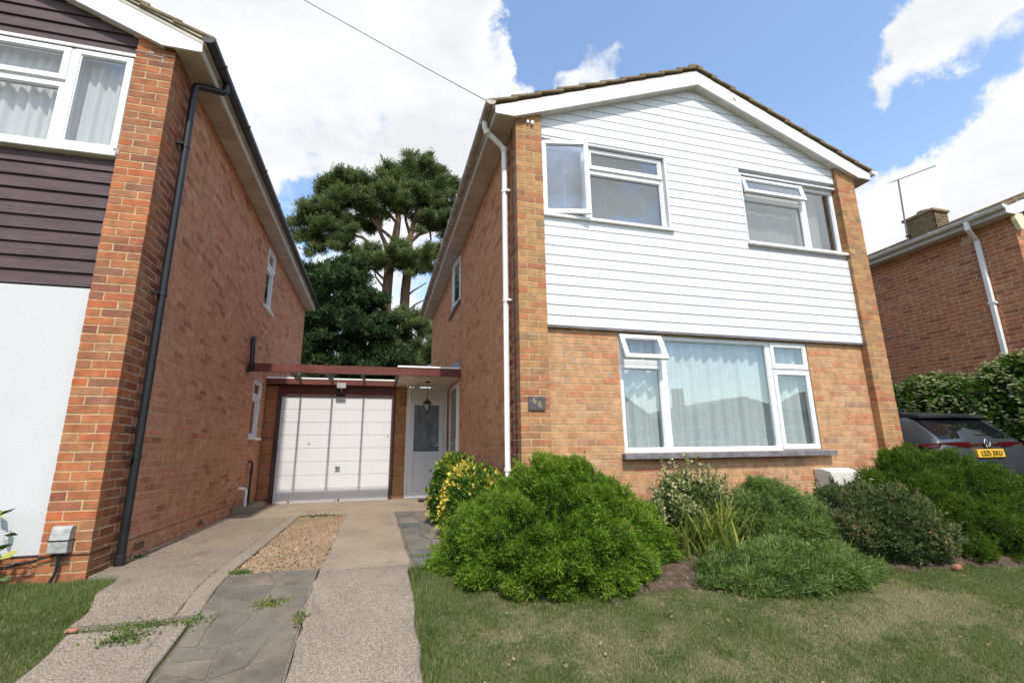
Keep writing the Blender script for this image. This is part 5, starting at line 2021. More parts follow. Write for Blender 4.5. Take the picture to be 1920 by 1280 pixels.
def core(name, root, c, rad, prof, seed, amp, lobes, freq, shrink=.06):
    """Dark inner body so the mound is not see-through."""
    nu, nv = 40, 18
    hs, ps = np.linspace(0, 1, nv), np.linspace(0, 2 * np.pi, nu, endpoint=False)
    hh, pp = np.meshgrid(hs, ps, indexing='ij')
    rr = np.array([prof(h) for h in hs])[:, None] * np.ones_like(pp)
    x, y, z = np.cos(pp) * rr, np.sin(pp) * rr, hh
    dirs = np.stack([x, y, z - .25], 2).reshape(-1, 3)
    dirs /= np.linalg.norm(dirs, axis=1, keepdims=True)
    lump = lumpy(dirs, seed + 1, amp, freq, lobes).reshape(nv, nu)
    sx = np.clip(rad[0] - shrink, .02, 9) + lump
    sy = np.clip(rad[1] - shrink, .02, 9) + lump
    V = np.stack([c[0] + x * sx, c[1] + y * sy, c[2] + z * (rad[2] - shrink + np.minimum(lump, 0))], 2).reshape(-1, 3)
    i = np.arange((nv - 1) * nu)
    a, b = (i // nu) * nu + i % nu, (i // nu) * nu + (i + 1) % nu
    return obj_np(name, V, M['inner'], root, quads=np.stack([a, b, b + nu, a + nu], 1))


def mound(name, label, cat, c, rad, prof, mat, n, k, length, width, spread, seed, amp=.06, lobes=60, freq=6, droop=0.0, group=None, upbias=.3, layers=2, root=None, stemmy=True, shrink=.06, tv=.25):
    r = np.random.default_rng(seed)
    rt = root or thing(name, label, cat, c, group)
    parts = []
    for L in range(layers):
        P, N, lump = dome_points(n if L == 0 else n // 4, c, rad, prof, seed + 100 * L if False else seed, amp, lobes, freq)
        if L:
            P = P - N * r.uniform(.02, .06, len(P))[:, None]
        N = N + np.array([0, 0, upbias]) + r.normal(0, .25, N.shape)
        drift = .10 * np.sin(P[:, 0] * 4.1 + seed) * np.sin(P[:, 1] * 5.3 + 1) + .08 * np.sin(P[:, 0] * 11 + P[:, 2] * 9)
        tone = np.clip(.44 + lump / (amp + 1e-6) * .45 + drift + r.normal(0, .11, len(P)) - .12 * L, 0, .98)  # crevices and under layer darkened: their shade is painted into the leaf tone
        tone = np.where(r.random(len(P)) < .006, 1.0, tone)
        parts.append(tufts(P, N, k, length, width, spread, r, droop, tone, tv))
    # stray shoots that stand clear of the outline
    P, N, lump = dome_points(max(60, n // 60), c, rad, prof, seed, amp, lobes, freq)
    N = N + np.array([0, 0, .25]) + r.normal(0, .3, N.shape)
    N /= np.linalg.norm(N, axis=1, keepdims=True)
    for q in range(4):
        parts.append(tufts(P + N * (.012 + q * length * .55), N, 5, length, width, .45, r, droop, np.clip(r.normal(.6, .15, len(P)), 0, 1), tv))
    V, Q, A = join(parts)
    obj_np('foliage', V, M[mat], rt, quads=Q, attr=A)
    core('shade_core', rt, c, rad, prof, seed, amp, lobes, freq, shrink)
    if stemmy:
        m = MB()
        for w in np.linspace(0, 2 * np.pi, 6)[:-1]:
            m.tube([(c[0] + .05 * math.cos(w), c[1] + .05 * math.sin(w), c[2] - .08), (c[0] + .3 * rad[0] * math.cos(w), c[1] + .3 * rad[1] * math.sin(w), c[2] + .45 * rad[2])], [.022, .010], 6)
        m.build('stem', M['twig'], rt)
    return rt


def profile(*hp):
    h, p = zip(*hp)
    return lambda t: float(np.interp(t, h, p))


G_BORDER = 'shrubs in the front border'
# bright conifer mound left of the window
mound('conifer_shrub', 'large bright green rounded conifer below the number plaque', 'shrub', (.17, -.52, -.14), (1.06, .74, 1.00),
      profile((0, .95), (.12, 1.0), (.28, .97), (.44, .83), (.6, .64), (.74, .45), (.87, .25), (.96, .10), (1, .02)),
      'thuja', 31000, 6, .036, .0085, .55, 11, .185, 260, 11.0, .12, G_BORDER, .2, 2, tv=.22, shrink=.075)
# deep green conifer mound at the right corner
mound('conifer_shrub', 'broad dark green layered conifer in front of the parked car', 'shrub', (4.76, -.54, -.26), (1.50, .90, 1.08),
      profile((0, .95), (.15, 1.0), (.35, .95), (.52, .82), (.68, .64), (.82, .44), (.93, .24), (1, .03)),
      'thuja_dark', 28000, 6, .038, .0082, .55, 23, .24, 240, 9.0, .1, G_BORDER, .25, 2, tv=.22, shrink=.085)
# blue green juniper: a mound that spills forward over the border
JUN = thing('juniper', 'feathery blue green juniper spilling towards the lawn', 'shrub', (2.35, -.75, -.1), G_BORDER)
mound('', '', '', (2.45, -.52, -.14), (.74, .62, .72), profile((0, .95), (.2, 1.0), (.45, .86), (.65, .62), (.82, .36), (.94, .16), (1, .03)),
      'juniper', 10500, 7, .048, .0078, .55, 31, .12, 90, 7, .25, None, .05, 2, JUN)
mound('', '', '', (2.02, -1.10, -.22), (1.0, .46, .30), profile((0, .96), (.3, 1.0), (.6, .8), (.85, .5), (1, .05)),
      'juniper', 10500, 7, .048, .0078, .6, 37, .09, 90, 7, .15, None, .2, 2, JUN, False)
# grey green shrub with a few white flowers
PO = mound('flowering_shrub', 'grey green small leaved shrub with a few white flowers before the meter box', 'shrub', (3.42, -.82, -.19), (.72, .58, .72),
           profile((0, .78), (.2, .95), (.45, 1.0), (.7, .82), (.88, .5), (1, .06)), 'grey_shrub', 9000, 6, .036, .015, .8, 41, .13, 80, 7, 0, G_BORDER, .4, 2)


def sprigs(root, name, mat, base, n, h0, h1, spread, leafn, ll, lw, seed, tone=.5, tv=.3, lean=.35, stem='twig'):
    """Upright leafy shoots: a thin stem with leaves up its length."""
    r = np.random.default_rng(seed)
    st = MB()
    parts = []
    for k in range(n):
        a = r.uniform(0, 6.28)
        q = np.sqrt(r.random())
        b = np.array([base[0] + spread[0] * q * math.cos(a), base[1] + spread[1] * q * math.sin(a), base[2]])
        h = r.uniform(h0, h1) * (1 - .45 * q)
        tip = b + np.array([lean * q * math.cos(a) * h + r.normal(0, .04), lean * q * math.sin(a) * h + r.normal(0, .04), h])
        st.tube([tuple(b), tuple((b + tip) / 2 + r.normal(0, .015, 3)), tuple(tip)], [.006, .004, .002], 5)
        t = r.uniform(.15, 1.0, leafn)
        P = b + (tip - b) * t[:, None]
        w = r.uniform(0, 6.28, leafn)
        D = np.stack([np.cos(w), np.sin(w), r.uniform(.2, 1.1, leafn)], 1)
        V, Q = leaves(P, D, ll * r.uniform(.7, 1.2, leafn), lw * r.uniform(.7, 1.2, leafn), r)
        parts.append((V, Q, np.repeat(np.clip(r.normal(tone, tv, leafn) + .15 * (t - .5), 0, 1), 4)))
    V, Q, A = join(parts)
    obj_np('foliage', V, M[mat], root, quads=Q, attr=A)
    st.build('stem', M[stem], root)


def blossoms(root, pts, size, seed, name='blossom'):
    r = np.random.default_rng(seed)
    P = np.repeat(np.asarray(pts), 6, 0)
    w = np.tile(np.arange(6) * 2 * np.pi / 6, len(pts)) + np.repeat(r.uniform(0, 6, len(pts)), 6)
    D = np.stack([np.cos(w), np.sin(w) - .5, np.full(len(w), .45)], 1)
    V, Q = leaves(P, D, size, size * .8, r, twist=False)
    obj_np(name, V, M['flower'], root, quads=Q, attr=np.repeat(r.random(len(w)), 4))


sprigs(PO, '', 'grey_shrub', (3.42, -.8, .2), 26, .30, .55, (.50, .30), 34, .04, .017, 43, .55)
Pf, Nf, _ = dome_points(26, (3.42, -.80, -.17), (.72, .52, .76), profile((0, .78), (.2, .95), (.45, 1.0), (.7, .82), (1, .06)), 44, .05)
blossoms(PO, Pf[Pf[:, 2] > .1] + Nf[Pf[:, 2] > .1] * .03, .020, 45)
# pale variegated shrub under the wide window
VS = thing('variegated_shrub', 'pale cream variegated shrub under the window, taller shoots on top', 'shrub', (1.65, -.30, 0), G_BORDER)
mound('', '', '', (1.62, -.36, -.04), (.50, .32, .66), profile((0, .75), (.3, 1.0), (.6, .9), (.85, .55), (1, .06)), 'varieg', 4200, 6, .042, .019, .75, 51, .14, 30, 5, 0, None, .4, 1, VS)
sprigs(VS, '', 'varieg', (1.70, -.34, .15), 44, .62, .86, (.24, .14), 64, .042, .019, 53, .62, .25, .3)
sprigs(VS, '', 'varieg', (2.10, -.30, .08), 46, .46, .72, (.28, .18), 50, .04, .017, 54, .5, .25, .4)
sprigs(VS, '', 'varieg', (1.34, -.40, .05), 34, .40, .66, (.22, .16), 50, .04, .019, 55, .72, .2, .4)
# strap leaved clump between the conifer and the juniper
ST = thing('strap_leaf_plant', 'yellowing strap leaved clump between the bright conifer and the juniper', 'plant', (1.66, -.82, -.08), G_BORDER)
r_ = np.random.default_rng(61)


def blades(n, c, sp, ln, wd, mat, root, r, lean=.5, tone=.6, name='blade_leaves'):
    Vs, Qs, As = [], [], []
    o = 0
    for k in range(n):
        a = r.uniform(0, 6.28)
        b = np.array([c[0] + r.normal(0, sp[0]), c[1] + r.normal(0, sp[1]), c[2]])
        L = ln * r.uniform(.55, 1.15)
        dr = np.array([math.cos(a), math.sin(a), 0])
        sd = np.array([-math.sin(a), math.cos(a), 0]) * wd / 2 * r.uniform(.7, 1.2)
        le = lean * r.uniform(.3, 1.3)
        pts = []
        for t in (0, .3, .6, .85, 1.0):
            p = b + dr * L * le * t * t + np.array([0, 0, L * (t - .35 * le * t * t * t)])
            pts.append(p)
        for j, p in enumerate(pts):
            w = (1, 1, .85, .5, .06)[j]
            Vs += [p - sd * w, p + sd * w]
        for j in range(4):
            Qs.append((o + 2 * j, o + 2 * j + 1, o + 2 * j + 3, o + 2 * j + 2))
        As += [np.clip(r.normal(tone, .25), 0, 1)] * 10
        o += 10
    return obj_np(name, Vs, M[mat], root, quads=np.array(Qs), attr=As)


blades(150, (1.52, -.86, -.08), (.13, .10), .52, .020, 'strap', ST, r_, .55, .55)
blades(140, (1.86, -.72, -.06), (.15, .10), .56, .019, 'strap', ST, r_, .55, .42)
blades(50, (1.35, -1.12, -.13), (.07, .05), .30, .008, 'juniper', ST, r_, .6, .7)
# golden variegated evergreen by the side wall
EU = thing('golden_shrub', 'clipped evergreen with yellow variegated leaves against the side wall by the path', 'shrub', (-.35, 1.0, 0), G_BORDER)
for j, (c, rad, n) in enumerate((((-.36, .62, -.02), (.33, .46, .78), 3400), ((-.42, 1.66, -.02), (.30, .36, .90), 2400))):
    mound('', '', '', c, rad, profile((0, .86), (.25, 1.0), (.6, .98), (.82, .78), (.94, .48), (1, .08)), 'euon', n, 6, .042, .022, .75, 71 + j, .05, 26, 4.5, 0, None, .4, 1, EU, True)
P, N, lump = dome_points(420, (-.36, .62, -.02), (.36, .49, .82), profile((0, .86), (.25, 1.0), (.6, .98), (.82, .78), (.94, .48), (1, .08)), 71, .05, 26, 4.5)
sel = (np.sin(P[:, 0] * 9 + 1) + np.sin(P[:, 1] * 7 + P[:, 2] * 6) > .35)
V, Q, A = tufts(P[sel], N[sel], 6, .045, .024, .7, r_, 0, np.full(sel.sum(), .93))
obj_np('golden_leaves', V, M['euon'], EU, quads=Q, attr=A)

# flowering hedge along the right neighbour's wall
HG = thing('flowering_hedge', 'tall leafy hedge with clusters of cream blossom beside the parked car', 'hedge', (8.35, 1.5, -.1))
hr = np.random.default_rng(81)
parts, bl = [], []
for j, (c, rad, n) in enumerate((((8.32, .25, -.12), (.42, .75, 2.45), 2600), ((8.30, 1.45, -.12), (.42, .80, 2.30), 2400), ((8.35, 2.6, -.12), (.40, .80, 2.25), 2000),
                                 ((8.30, -.75, -.15), (.42, .7, 2.50), 2400), ((8.4, 3.8, -.1), (.4, .9, 2.1), 1200), ((8.4, -1.7, -.3), (.4, .7, 2.3), 900))):
    P, N, lump = dome_points(n, c, rad, profile((0, .85), (.3, 1.0), (.6, 1.0), (.8, .85), (.93, .55), (1, .1)), 82 + j, .14, 40, 5)
    parts.append(tufts(P, N + np.array([0, 0, .3]), 6, .075, .036, .75, hr, .1, np.clip(.4 + lump * 2 + hr.normal(0, .1, n), 0, 1)))  # hollows of the hedge get darker leaves, shade put into the tone
    core('shade_core', HG, c, rad, profile((0, .85), (.3, 1.0), (.6, 1.0), (.8, .85), (.93, .55), (1, .1)), 82 + j, .14, 40, 5, .12)
    pick = hr.random(n) < np.where(P[:, 2] > .9, .20, .07)
    pick &= (P[:, 0] < 8.45)
    bl.append(P[pick] + N[pick] * .05)
V, Q, A = join(parts)
obj_np('foliage', V, M['privet'], HG, quads=Q, attr=A)
B = np.concatenate(bl)
B = (np.repeat(B, 7, 0) + hr.normal(0, .030, (len(B) * 7, 3)))
blossoms(HG, B, .026, 83)

# glossy leaves at the left edge
lpx = float(px('y', -.28, -62, 1015)[0])
LP = thing('laurel_plant', 'glossy green laurel leaves in front of the white rendered wall', 'plant', (lpx, -.28, 0))
lr = np.random.default_rng(91)
Vs = []
lw = MB()
for k in range(120):
    b = np.array([lpx + lr.normal(0, .10), -.28 + lr.normal(0, .08), lr.uniform(.04, .54)])
    a = lr.uniform(0, 6.28)
    d = np.array([math.cos(a), math.sin(a), lr.uniform(.0, .8)])
    V, Q = leaves(b[None], d[None], .125 * lr.uniform(.7, 1.15), .046, lr, .12)
    Vs.append((V, Q, np.full(4, np.clip(lr.normal(.55, .3), 0, 1))))
V, Q, A = join(Vs)
obj_np('foliage', V, M['laurel'], LP, quads=Q, attr=A)
for k in range(6):
    lw.tube([(lpx, -.28, -.02), (lpx + lr.normal(0, .1), -.28 + lr.normal(0, .08), .48)], [.010, .005], 6)
lw.build('stem', M['twig'], LP)

# ------------------------------------------------------------------ trees behind the garage
def on_plane(u, v, y):
    return px('y', y, u, v)


def pads(plist, y, seed, dens, k, length, width, spread, up, mat, root, name='crown', flat=.55):
    """Foliage clumps placed where the photograph shows them: (u, v, half width, half height, depth offset)."""
    r = np.random.default_rng(seed)
    parts = []
    extra = []
    for (u, v, ru, rv, dy) in plist:
        for q in range(3):
            w = r.uniform(0, 6.28)
            extra.append((u + ru * 1.0 * math.cos(w), v + rv * 1.15 * math.sin(w), ru * r.uniform(.3, .55), rv * r.uniform(.35, .6), dy + r.uniform(-1.2, 1.2)))
    for (u, v, ru, rv, dy) in list(plist) + extra:
        c = on_plane(u, v, y + dy)
        dist = (c - CAM) @ FWD
        a, b = ru / F_PX * dist * .95, rv / F_PX * dist * .95
        n = int(dens * a * (a + b) * 2)
        # several sub clumps of tufts inside every pad
        m = max(5, int(8 + a * 12))
        cc = r.normal(0, 1, (m, 3))
        cc /= np.linalg.norm(cc, axis=1, keepdims=True)
        cc *= (r.random(m) ** .45)[:, None]
        cc = c + cc * np.array([a, a * .8, b])
        who = r.integers(0, m, n)
        d = r.normal(0, 1, (n, 3))
        d /= np.linalg.norm(d, axis=1, keepdims=True)
        rad = r.random(n) ** .4 * .33 * (.6 * a + .28) * np.where(r.random(n) < .12, 1.5, 1)
        P = cc[who] + d * rad[:, None] * np.array([1, 1, flat])
        N = d * .8 + np.array([0, 0, up])
        tone = np.clip(.42 + .34 * d[:, 2] + r.normal(0, .13, n) + r.normal(0, .10, m)[who], 0, 1)  # clump tops painted lighter and undersides darker, light and shade in the tone
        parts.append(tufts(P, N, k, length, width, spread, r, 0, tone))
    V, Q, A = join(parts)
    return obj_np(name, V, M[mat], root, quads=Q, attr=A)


def limb(m, pts, y, r0, r1, dys=None):
    P = [on_plane(u, v, y + (dys[i] if dys else 0)) for i, (u, v) in enumerate(pts)]
    rs = list(np.linspace(r0, r1, len(P)))
    m.tube([tuple(p) for p in P], rs, 9)


YP = 18.0
PINE1 = thing('pine_tree', 'tall old pine with bare reddish trunk left of its twin behind the garage', 'tree', (-1.42, YP, 0), 'pines behind the garage')
PINE2 = thing('pine_tree', 'tall pine whose bare trunk stands right of its twin, nearer the white downpipe house', 'tree', (-.5, YP + .4, 0), 'pines behind the garage')
base1, base2 = on_plane(722, 600, YP), on_plane(757, 600, YP + .4)
m = MB()
m.tube([(base1[0], YP, -.2), (base1[0] + .02, YP, 4.5), tuple(base1), tuple(on_plane(726, 540, YP)), tuple(on_plane(730, 500, YP)), tuple(on_plane(741, 450, YP)), tuple(on_plane(747, 410, YP)), tuple(on_plane(742, 370, YP)), tuple(on_plane(735, 330, YP))],
       [.36, .31, .26, .245, .23, .20, .15, .10, .05], 12)
m.build('trunk', M['pine_bark'], PINE1, smooth=True)
m = MB()
limb(m, [(731, 500), (722, 455), (708, 425), (690, 400), (665, 385)], YP, .13, .04)
limb(m, [(730, 505), (705, 470), (680, 445), (640, 435), (595, 425)], YP, .12, .03)
limb(m, [(741, 452), (715, 430), (700, 400), (690, 360)], YP, .09, .03)
limb(m, [(745, 420), (725, 395), (700, 370), (660, 360)], YP, .08, .03)
limb(m, [(712, 420), (710, 405), (716, 395)], YP, .05, .02)
limb(m, [(727, 530), (700, 505), (685, 495)], YP, .07, .02)
limb(m, [(724, 545), (705, 520), (700, 500)], YP, .06, .02)
limb(m, [(640, 435), (615, 440), (590, 455)], YP, .05, .02)
limb(m, [(722, 570), (690, 545), (670, 520)], YP, .06, .02)
m.build('limb', M['pine_bark'], PINE1, smooth=True)
pads([(690, 340, 44, 20, 0), (648, 352, 44, 22, 1), (622, 378, 38, 20, -.5), (668, 384, 42, 18, .5), (722, 368, 38, 18, -1), (592, 402, 40, 14, 0), (560, 418, 26, 11, .5),
      (618, 424, 42, 13, -.6), (672, 418, 40, 13, .8), (640, 330, 26, 12, 0), (735, 318, 30, 18, .5), (562, 440, 22, 8, 0), (596, 446, 36, 10, .6), (640, 452, 30, 8, -.5), (700, 398, 30, 11, 0),
      (695, 470, 26, 10, -.8), (712, 486, 34, 13, -1.2), (682, 492, 26, 9, .6), (735, 476, 26, 11, -1), (610, 350, 20, 11, 0), (578, 385, 20, 8, 0), (630, 405, 26, 9, 1), (652, 470, 20, 7, 0), (590, 468, 20, 7, 0)],
     YP, 101, 275, 6, .18, .031, .9, .5, 'pine', PINE1)
m = MB()
m.tube([(base2[0], YP + .4, -.2), (base2[0], YP + .4, 4.5), tuple(base2), tuple(on_plane(760, 545, YP + .4)), tuple(on_plane(765, 500, YP + .4)), tuple(on_plane(768, 450, YP + .4)), tuple(on_plane(775, 420, YP + .4)), tuple(on_plane(785, 380, YP + .4)), tuple(on_plane(788, 330, YP + .4))],
       [.36, .31, .25, .235, .215, .17, .12, .08, .04], 12)
m.build('trunk', M['pine_bark'], PINE2, smooth=True)
m = MB()
limb(m, [(768, 455), (785, 440), (808, 432), (840, 432), (860, 430)], YP + .4, .11, .04)
limb(m, [(806, 433), (808, 450), (806, 460)], YP + .4, .06, .03)
limb(m, [(770, 445), (760, 410), (770, 370), (778, 330)], YP + .4, .09, .03)
limb(m, [(775, 420), (800, 400), (825, 375), (845, 355)], YP + .4, .08, .03)
limb(m, [(762, 520), (790, 500), (815, 488)], YP + .4, .08, .02)
limb(m, [(764, 510), (780, 490), (790, 470)], YP + .4, .06, .02)
limb(m, [(758, 560), (775, 545), (800, 530)], YP + .4, .06, .02)
limb(m, [(757, 590), (780, 570), (800, 560)], YP + .4, .06, .02)
m.build('limb', M['pine_bark'], PINE2, smooth=True)
pads([(782, 308, 40, 16, 0), (815, 326, 34, 17, .8), (845, 345, 26, 16, 0), (768, 352, 40, 17, -.8), (812, 372, 38, 15, .4), (846, 384, 26, 14, -.4), (782, 396, 36, 12, .6), (826, 410, 36, 12, -.5),
      (750, 335, 24, 13, 0), (858, 355, 20, 14, .5), (800, 350, 30, 12, 1), (850, 415, 24, 10, 0), (800, 425, 24, 7, 0), (755, 380, 26, 12, -.5),
      (760, 488, 32, 13, -1.3), (790, 478, 34, 13, -.6), (818, 478, 28, 14, .3), (805, 500, 26, 11, 0), (835, 462, 20, 10, 0), (775, 505, 24, 8, -.8), (845, 440, 18, 8, 0), (750, 455, 16, 6, -1)],
     YP + .4, 103, 275, 6, .18, .031, .9, .5, 'pine', PINE2)
# lower pine foliage of younger trees round the trunks, and the dark conifers that close the view
YOUNG = thing('young_pine', 'younger blue green pine in front of the right trunk beside the house wall', 'tree', (.0, 15.5, 0))
m = MB()
bb = on_plane(785, 640, 15.5)
m.tube([(bb[0], 15.5, -.2), tuple(bb), tuple(on_plane(790, 585, 15.5))], [.14, .10, .04], 8)
for q in ([(786, 640), (760, 610)], [(786, 630), (810, 600)], [(785, 660), (755, 650)], [(786, 650), (815, 640)], [(788, 610), (770, 585)]):
    limb(m, q, 15.5, .05, .02)
m.build('trunk', M['pine_bark'], YOUNG, smooth=True)
pads([(770, 592, 28, 12, 0), (800, 590, 26, 12, .4), (748, 605, 26, 12, -.4), (785, 615, 30, 11, .4), (810, 625, 20, 12, 0), (760, 635, 26, 12, .5), (795, 648, 26, 12, -.4), (770, 665, 30, 12, 0), (805, 672, 24, 12, .4), (735, 660, 22, 14, .2), (780, 690, 34, 14, 0), (730, 590, 20, 8, 0)],
     15.5, 107, 360, 6, .16, .028, .9, .5, 'pine', YOUNG)
for j, (nm, lab, pl, tr_, yy) in enumerate((
    ('dark_conifer', 'dense dark conifer filling the gap beside the left house', [(600, 505, 36, 14, .6), (585, 535, 30, 16, 0), (625, 530, 40, 16, -.3), (600, 565, 42, 18, .3), (640, 565, 34, 18, 0), (595, 600, 40, 20, 0), (635, 605, 44, 20, -.5), (600, 640, 40, 22, 0), (640, 645, 44, 22, .4), (605, 680, 46, 22, 0), (645, 690, 46, 22, -.3), (575, 620, 24, 22, .5), (575, 665, 24, 24, .4), (610, 720, 50, 22, 0)],
     (612, 500), 14.2),
    ('dark_conifer', 'second dark conifer standing in front of the pine trunks', [(665, 495, 28, 12, .6), (655, 525, 34, 15, 0), (690, 555, 34, 14, -.3), (672, 580, 40, 16, .3), (705, 600, 36, 16, 0), (680, 620, 44, 18, -.4), (715, 640, 40, 18, .3), (685, 660, 48, 20, 0), (725, 675, 40, 20, -.3), (690, 700, 52, 22, .3), (740, 705, 40, 18, 0), (660, 550, 30, 14, .4)],
     (678, 490), 14.8))):
    D_C = thing(nm, lab, 'tree', (float(on_plane(tr_[0], 600, yy)[0]), yy, 0), 'dark conifers behind the garage')
    m = MB()
    bx = on_plane(tr_[0], tr_[1] + 20, yy)
    m.tube([(bx[0], yy, -.2), (bx[0], yy, 3), tuple(bx)], [.22, .16, .04], 8)
    for q in range(9):
        w = rng.uniform(0, 6.28)
        zz = 1.2 + q * .62
        m.tube([(bx[0], yy, zz), (bx[0] + math.cos(w) * 1.2, yy + math.sin(w) * .8, zz - .1)], [.05, .02], 6)
    m.build('trunk', M['twig'], D_C, smooth=True)
    pads(pl, yy, 120 + j, 270, 6, .16, .044, .8, .1, 'cypress', D_C, flat=.8)
    r2 = np.random.default_rng(140 + j)
    m2 = []
    for (u, v, ru, rv, dy) in pl:
        c = on_plane(u, v, yy + dy + .25)
        m2.append((c, ru / F_PX * 19 * .62, rv / F_PX * 19 * .75))
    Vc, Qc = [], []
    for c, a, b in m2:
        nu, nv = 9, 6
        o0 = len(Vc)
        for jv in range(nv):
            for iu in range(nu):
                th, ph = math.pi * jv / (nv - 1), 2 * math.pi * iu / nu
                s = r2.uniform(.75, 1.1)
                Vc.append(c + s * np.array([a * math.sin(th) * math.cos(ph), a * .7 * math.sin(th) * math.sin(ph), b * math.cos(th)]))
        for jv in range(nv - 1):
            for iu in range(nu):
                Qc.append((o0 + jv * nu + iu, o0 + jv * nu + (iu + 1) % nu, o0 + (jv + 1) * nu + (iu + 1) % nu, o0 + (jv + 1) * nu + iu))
    obj_np('shade_core', np.array(Vc), M['inner'], D_C, quads=np.array(Qc))  # solid lumps filling the crown, coloured as its inner shade

# ------------------------------------------------------------------ lawns
def vnoise(x, y, f, seed):
    """Smooth value noise, 0..1."""
    g = np.random.default_rng(seed).random((97, 97))
    u, v = (x + 40) * f, (y + 40) * f
    i, j = np.floor(u).astype(int), np.floor(v).astype(int)
    a, b = sstep(u - i), sstep(v - j)
    G = lambda p, q: g[p % 97, q % 97]
    return (G(i, j) * (1 - a) + G(i + 1, j) * a) * (1 - b) + (G(i, j + 1) * (1 - a) + G(i + 1, j + 1) * a) * b


def grass(name, label, x0, x1, y0, y1, dens, ok, seed, h=.032, w=.0042, dry=1.0):
    r = np.random.default_rng(seed)
    n = int((x1 - x0) * (y1 - y0) * dens)
    x, y = r.uniform(x0, x1, n), r.uniform(y0, y1, n)
    k = ok(x, y)
    x, y = x[k], y[k]
    n = len(x)
    # patchy wear: smooth noise gives straw coloured patches
    p = vnoise(x, y, 1.1, 5) * .9 + vnoise(x, y, 2.7, 6) * .7 + vnoise(x, y, 7.0, 7) * .5 + vnoise(x, y, 19.0, 8) * .35
    strawy = np.clip((p - 1.19) * 2.2, 0, 1) * dry
    lush = np.clip((vnoise(x, y, 3.3, 9) - .35) * 1.6, 0, 1)
    is_dry = r.random(n) < (.10 + .72 * strawy)
    tone = np.where(is_dry, r.uniform(.66, 1, n), np.clip(r.uniform(.05, .62, n) - .22 * lush, 0, .62))
    hh = h * r.uniform(.45, 1.3, n) * np.where(is_dry, .75, 1) * (1.15 - .45 * strawy) * (.65 + .8 * vnoise(x, y, 9.0, 12) ** 1.5 + .5 * vnoise(x, y, 26.0, 13) ** 3)
    P = np.stack([x, y, zg(x, y) - .012], 1)
    a = r.uniform(0, 6.28, n)
    le = np.abs(r.normal(.55, .35, n))
    D = np.stack([np.cos(a) * le, np.sin(a) * le, np.ones(n)], 1)
    D /= np.linalg.norm(D, axis=1, keepdims=True)
    s = np.stack([-np.sin(a), np.cos(a), np.zeros(n)], 1) * (w * r.uniform(.6, 1.3, n) / 2)[:, None]
    T = P + D * hh[:, None]
    T[:, 2] -= hh * le * .18
    V = np.stack([P - s, P + s, T], 1).reshape(-1, 3)
    o = obj_np(name, V, M['grass'], None, tris=np.arange(n * 3).reshape(n, 3), attr=np.repeat(tone, 3))
    return tag(o, label, 'grass', kind='stuff')


def right_lawn(x, y):
    return (y < bed_front(x) + .03 + .03 * np.sin(x * 17) + .02 * np.sin(x * 41)) & (x > -1.115 + .02 * np.sin(y * 23)) & ((x > -.86) | (y < -.56 + .04 * np.sin(x * 30)))


le_v = np.vectorize(lawn_edge)
grass('lawn_grass', 'short patchy summer lawn with straw coloured wear before the planted border', -1.13, 4.9, -2.9, -.45, 37000, right_lawn, 201, .021, .0032)
grass('lawn_grass', 'short lawn running on to the road beyond the border lawn', -1.13, 5.2, -6.5, -2.9, 2500, right_lawn, 202, .04, .006)
lw_ok = lambda x, y: (x < np.where(y > -1.0, le_v(y) - .0, le_v(y) + .06) + .02 * np.sin(y * 31)) & (y < np.where(x > -3.9, YL - .03, YF - .02))
grass('lawn_grass', 'small green lawn at the foot of the red brick pier', -4.9, -2.9, -2.2, -.04, 40000, lw_ok, 203, .027, .0034, .45)
grass('lawn_grass', 'longer green grass fringe along the concrete drive edge', -1.16, -1.02, -2.4, -.5, 14000, lambda x, y: x > -1.13, 204, .05, .005, .1)


def weed(label, c, rad, n, seed, tone=.4, group='weeds growing in the drive joints', ll=.045):
    r = np.random.default_rng(seed)
    P = np.stack([c[0] + r.normal(0, rad[0], n), c[1] + r.normal(0, rad[1], n), np.zeros(n)], 1)
    P[:, 2] = zg(P[:, 0], P[:, 1]) + .012
    D = np.stack([r.normal(0, .8, n), r.normal(0, .8, n), r.uniform(.2, 1, n)], 1)
    V, Q = leaves(P, D, ll * r.uniform(.5, 1.2, n), ll * .25, r)
    o = obj_np('weed', V, M['weed'], None, quads=Q, attr=np.repeat(np.clip(r.normal(tone, .25, n), 0, 1), 4))
    tag(o, label, 'weed', group, 'stuff')


weed('small yellow green weed between the grey paving stones', (-2.07, -.95), (.055, .03), 150, 301, .7)
weed('low green weeds along the crack across the left drive strip', (-2.74, -1.09), (.16, .025), 300, 302, .35, ll=.034)
weed('tuft of grey green weeds below the crack in the left drive strip', (-2.80, -1.21), (.06, .035), 200, 303, .25)
weed('trailing weeds where the crack meets the paving stones', (-2.47, -1.09), (.05, .05), 150, 304, .4, ll=.034)
weed('green weeds at the near end of the gravel by the margin', (-2.41, -.33), (.04, .02), 110, 305, .35)
weed('moss and weeds along the far end of the gravel', (-2.20, 3.17), (.16, .03), 260, 306, .3)
weed('tiny weed at the edge of the right drive strip', (-1.86, -1.18), (.02, .03), 60, 307, .6)
weed('small weed at the foot of the black downpipe wall', (-3.47, .62), (.04, .03), 70, 308, .3)
weed('weed in the slate path by the bright conifer', (-.98, -.22), (.06, .03), 90, 309, .3)

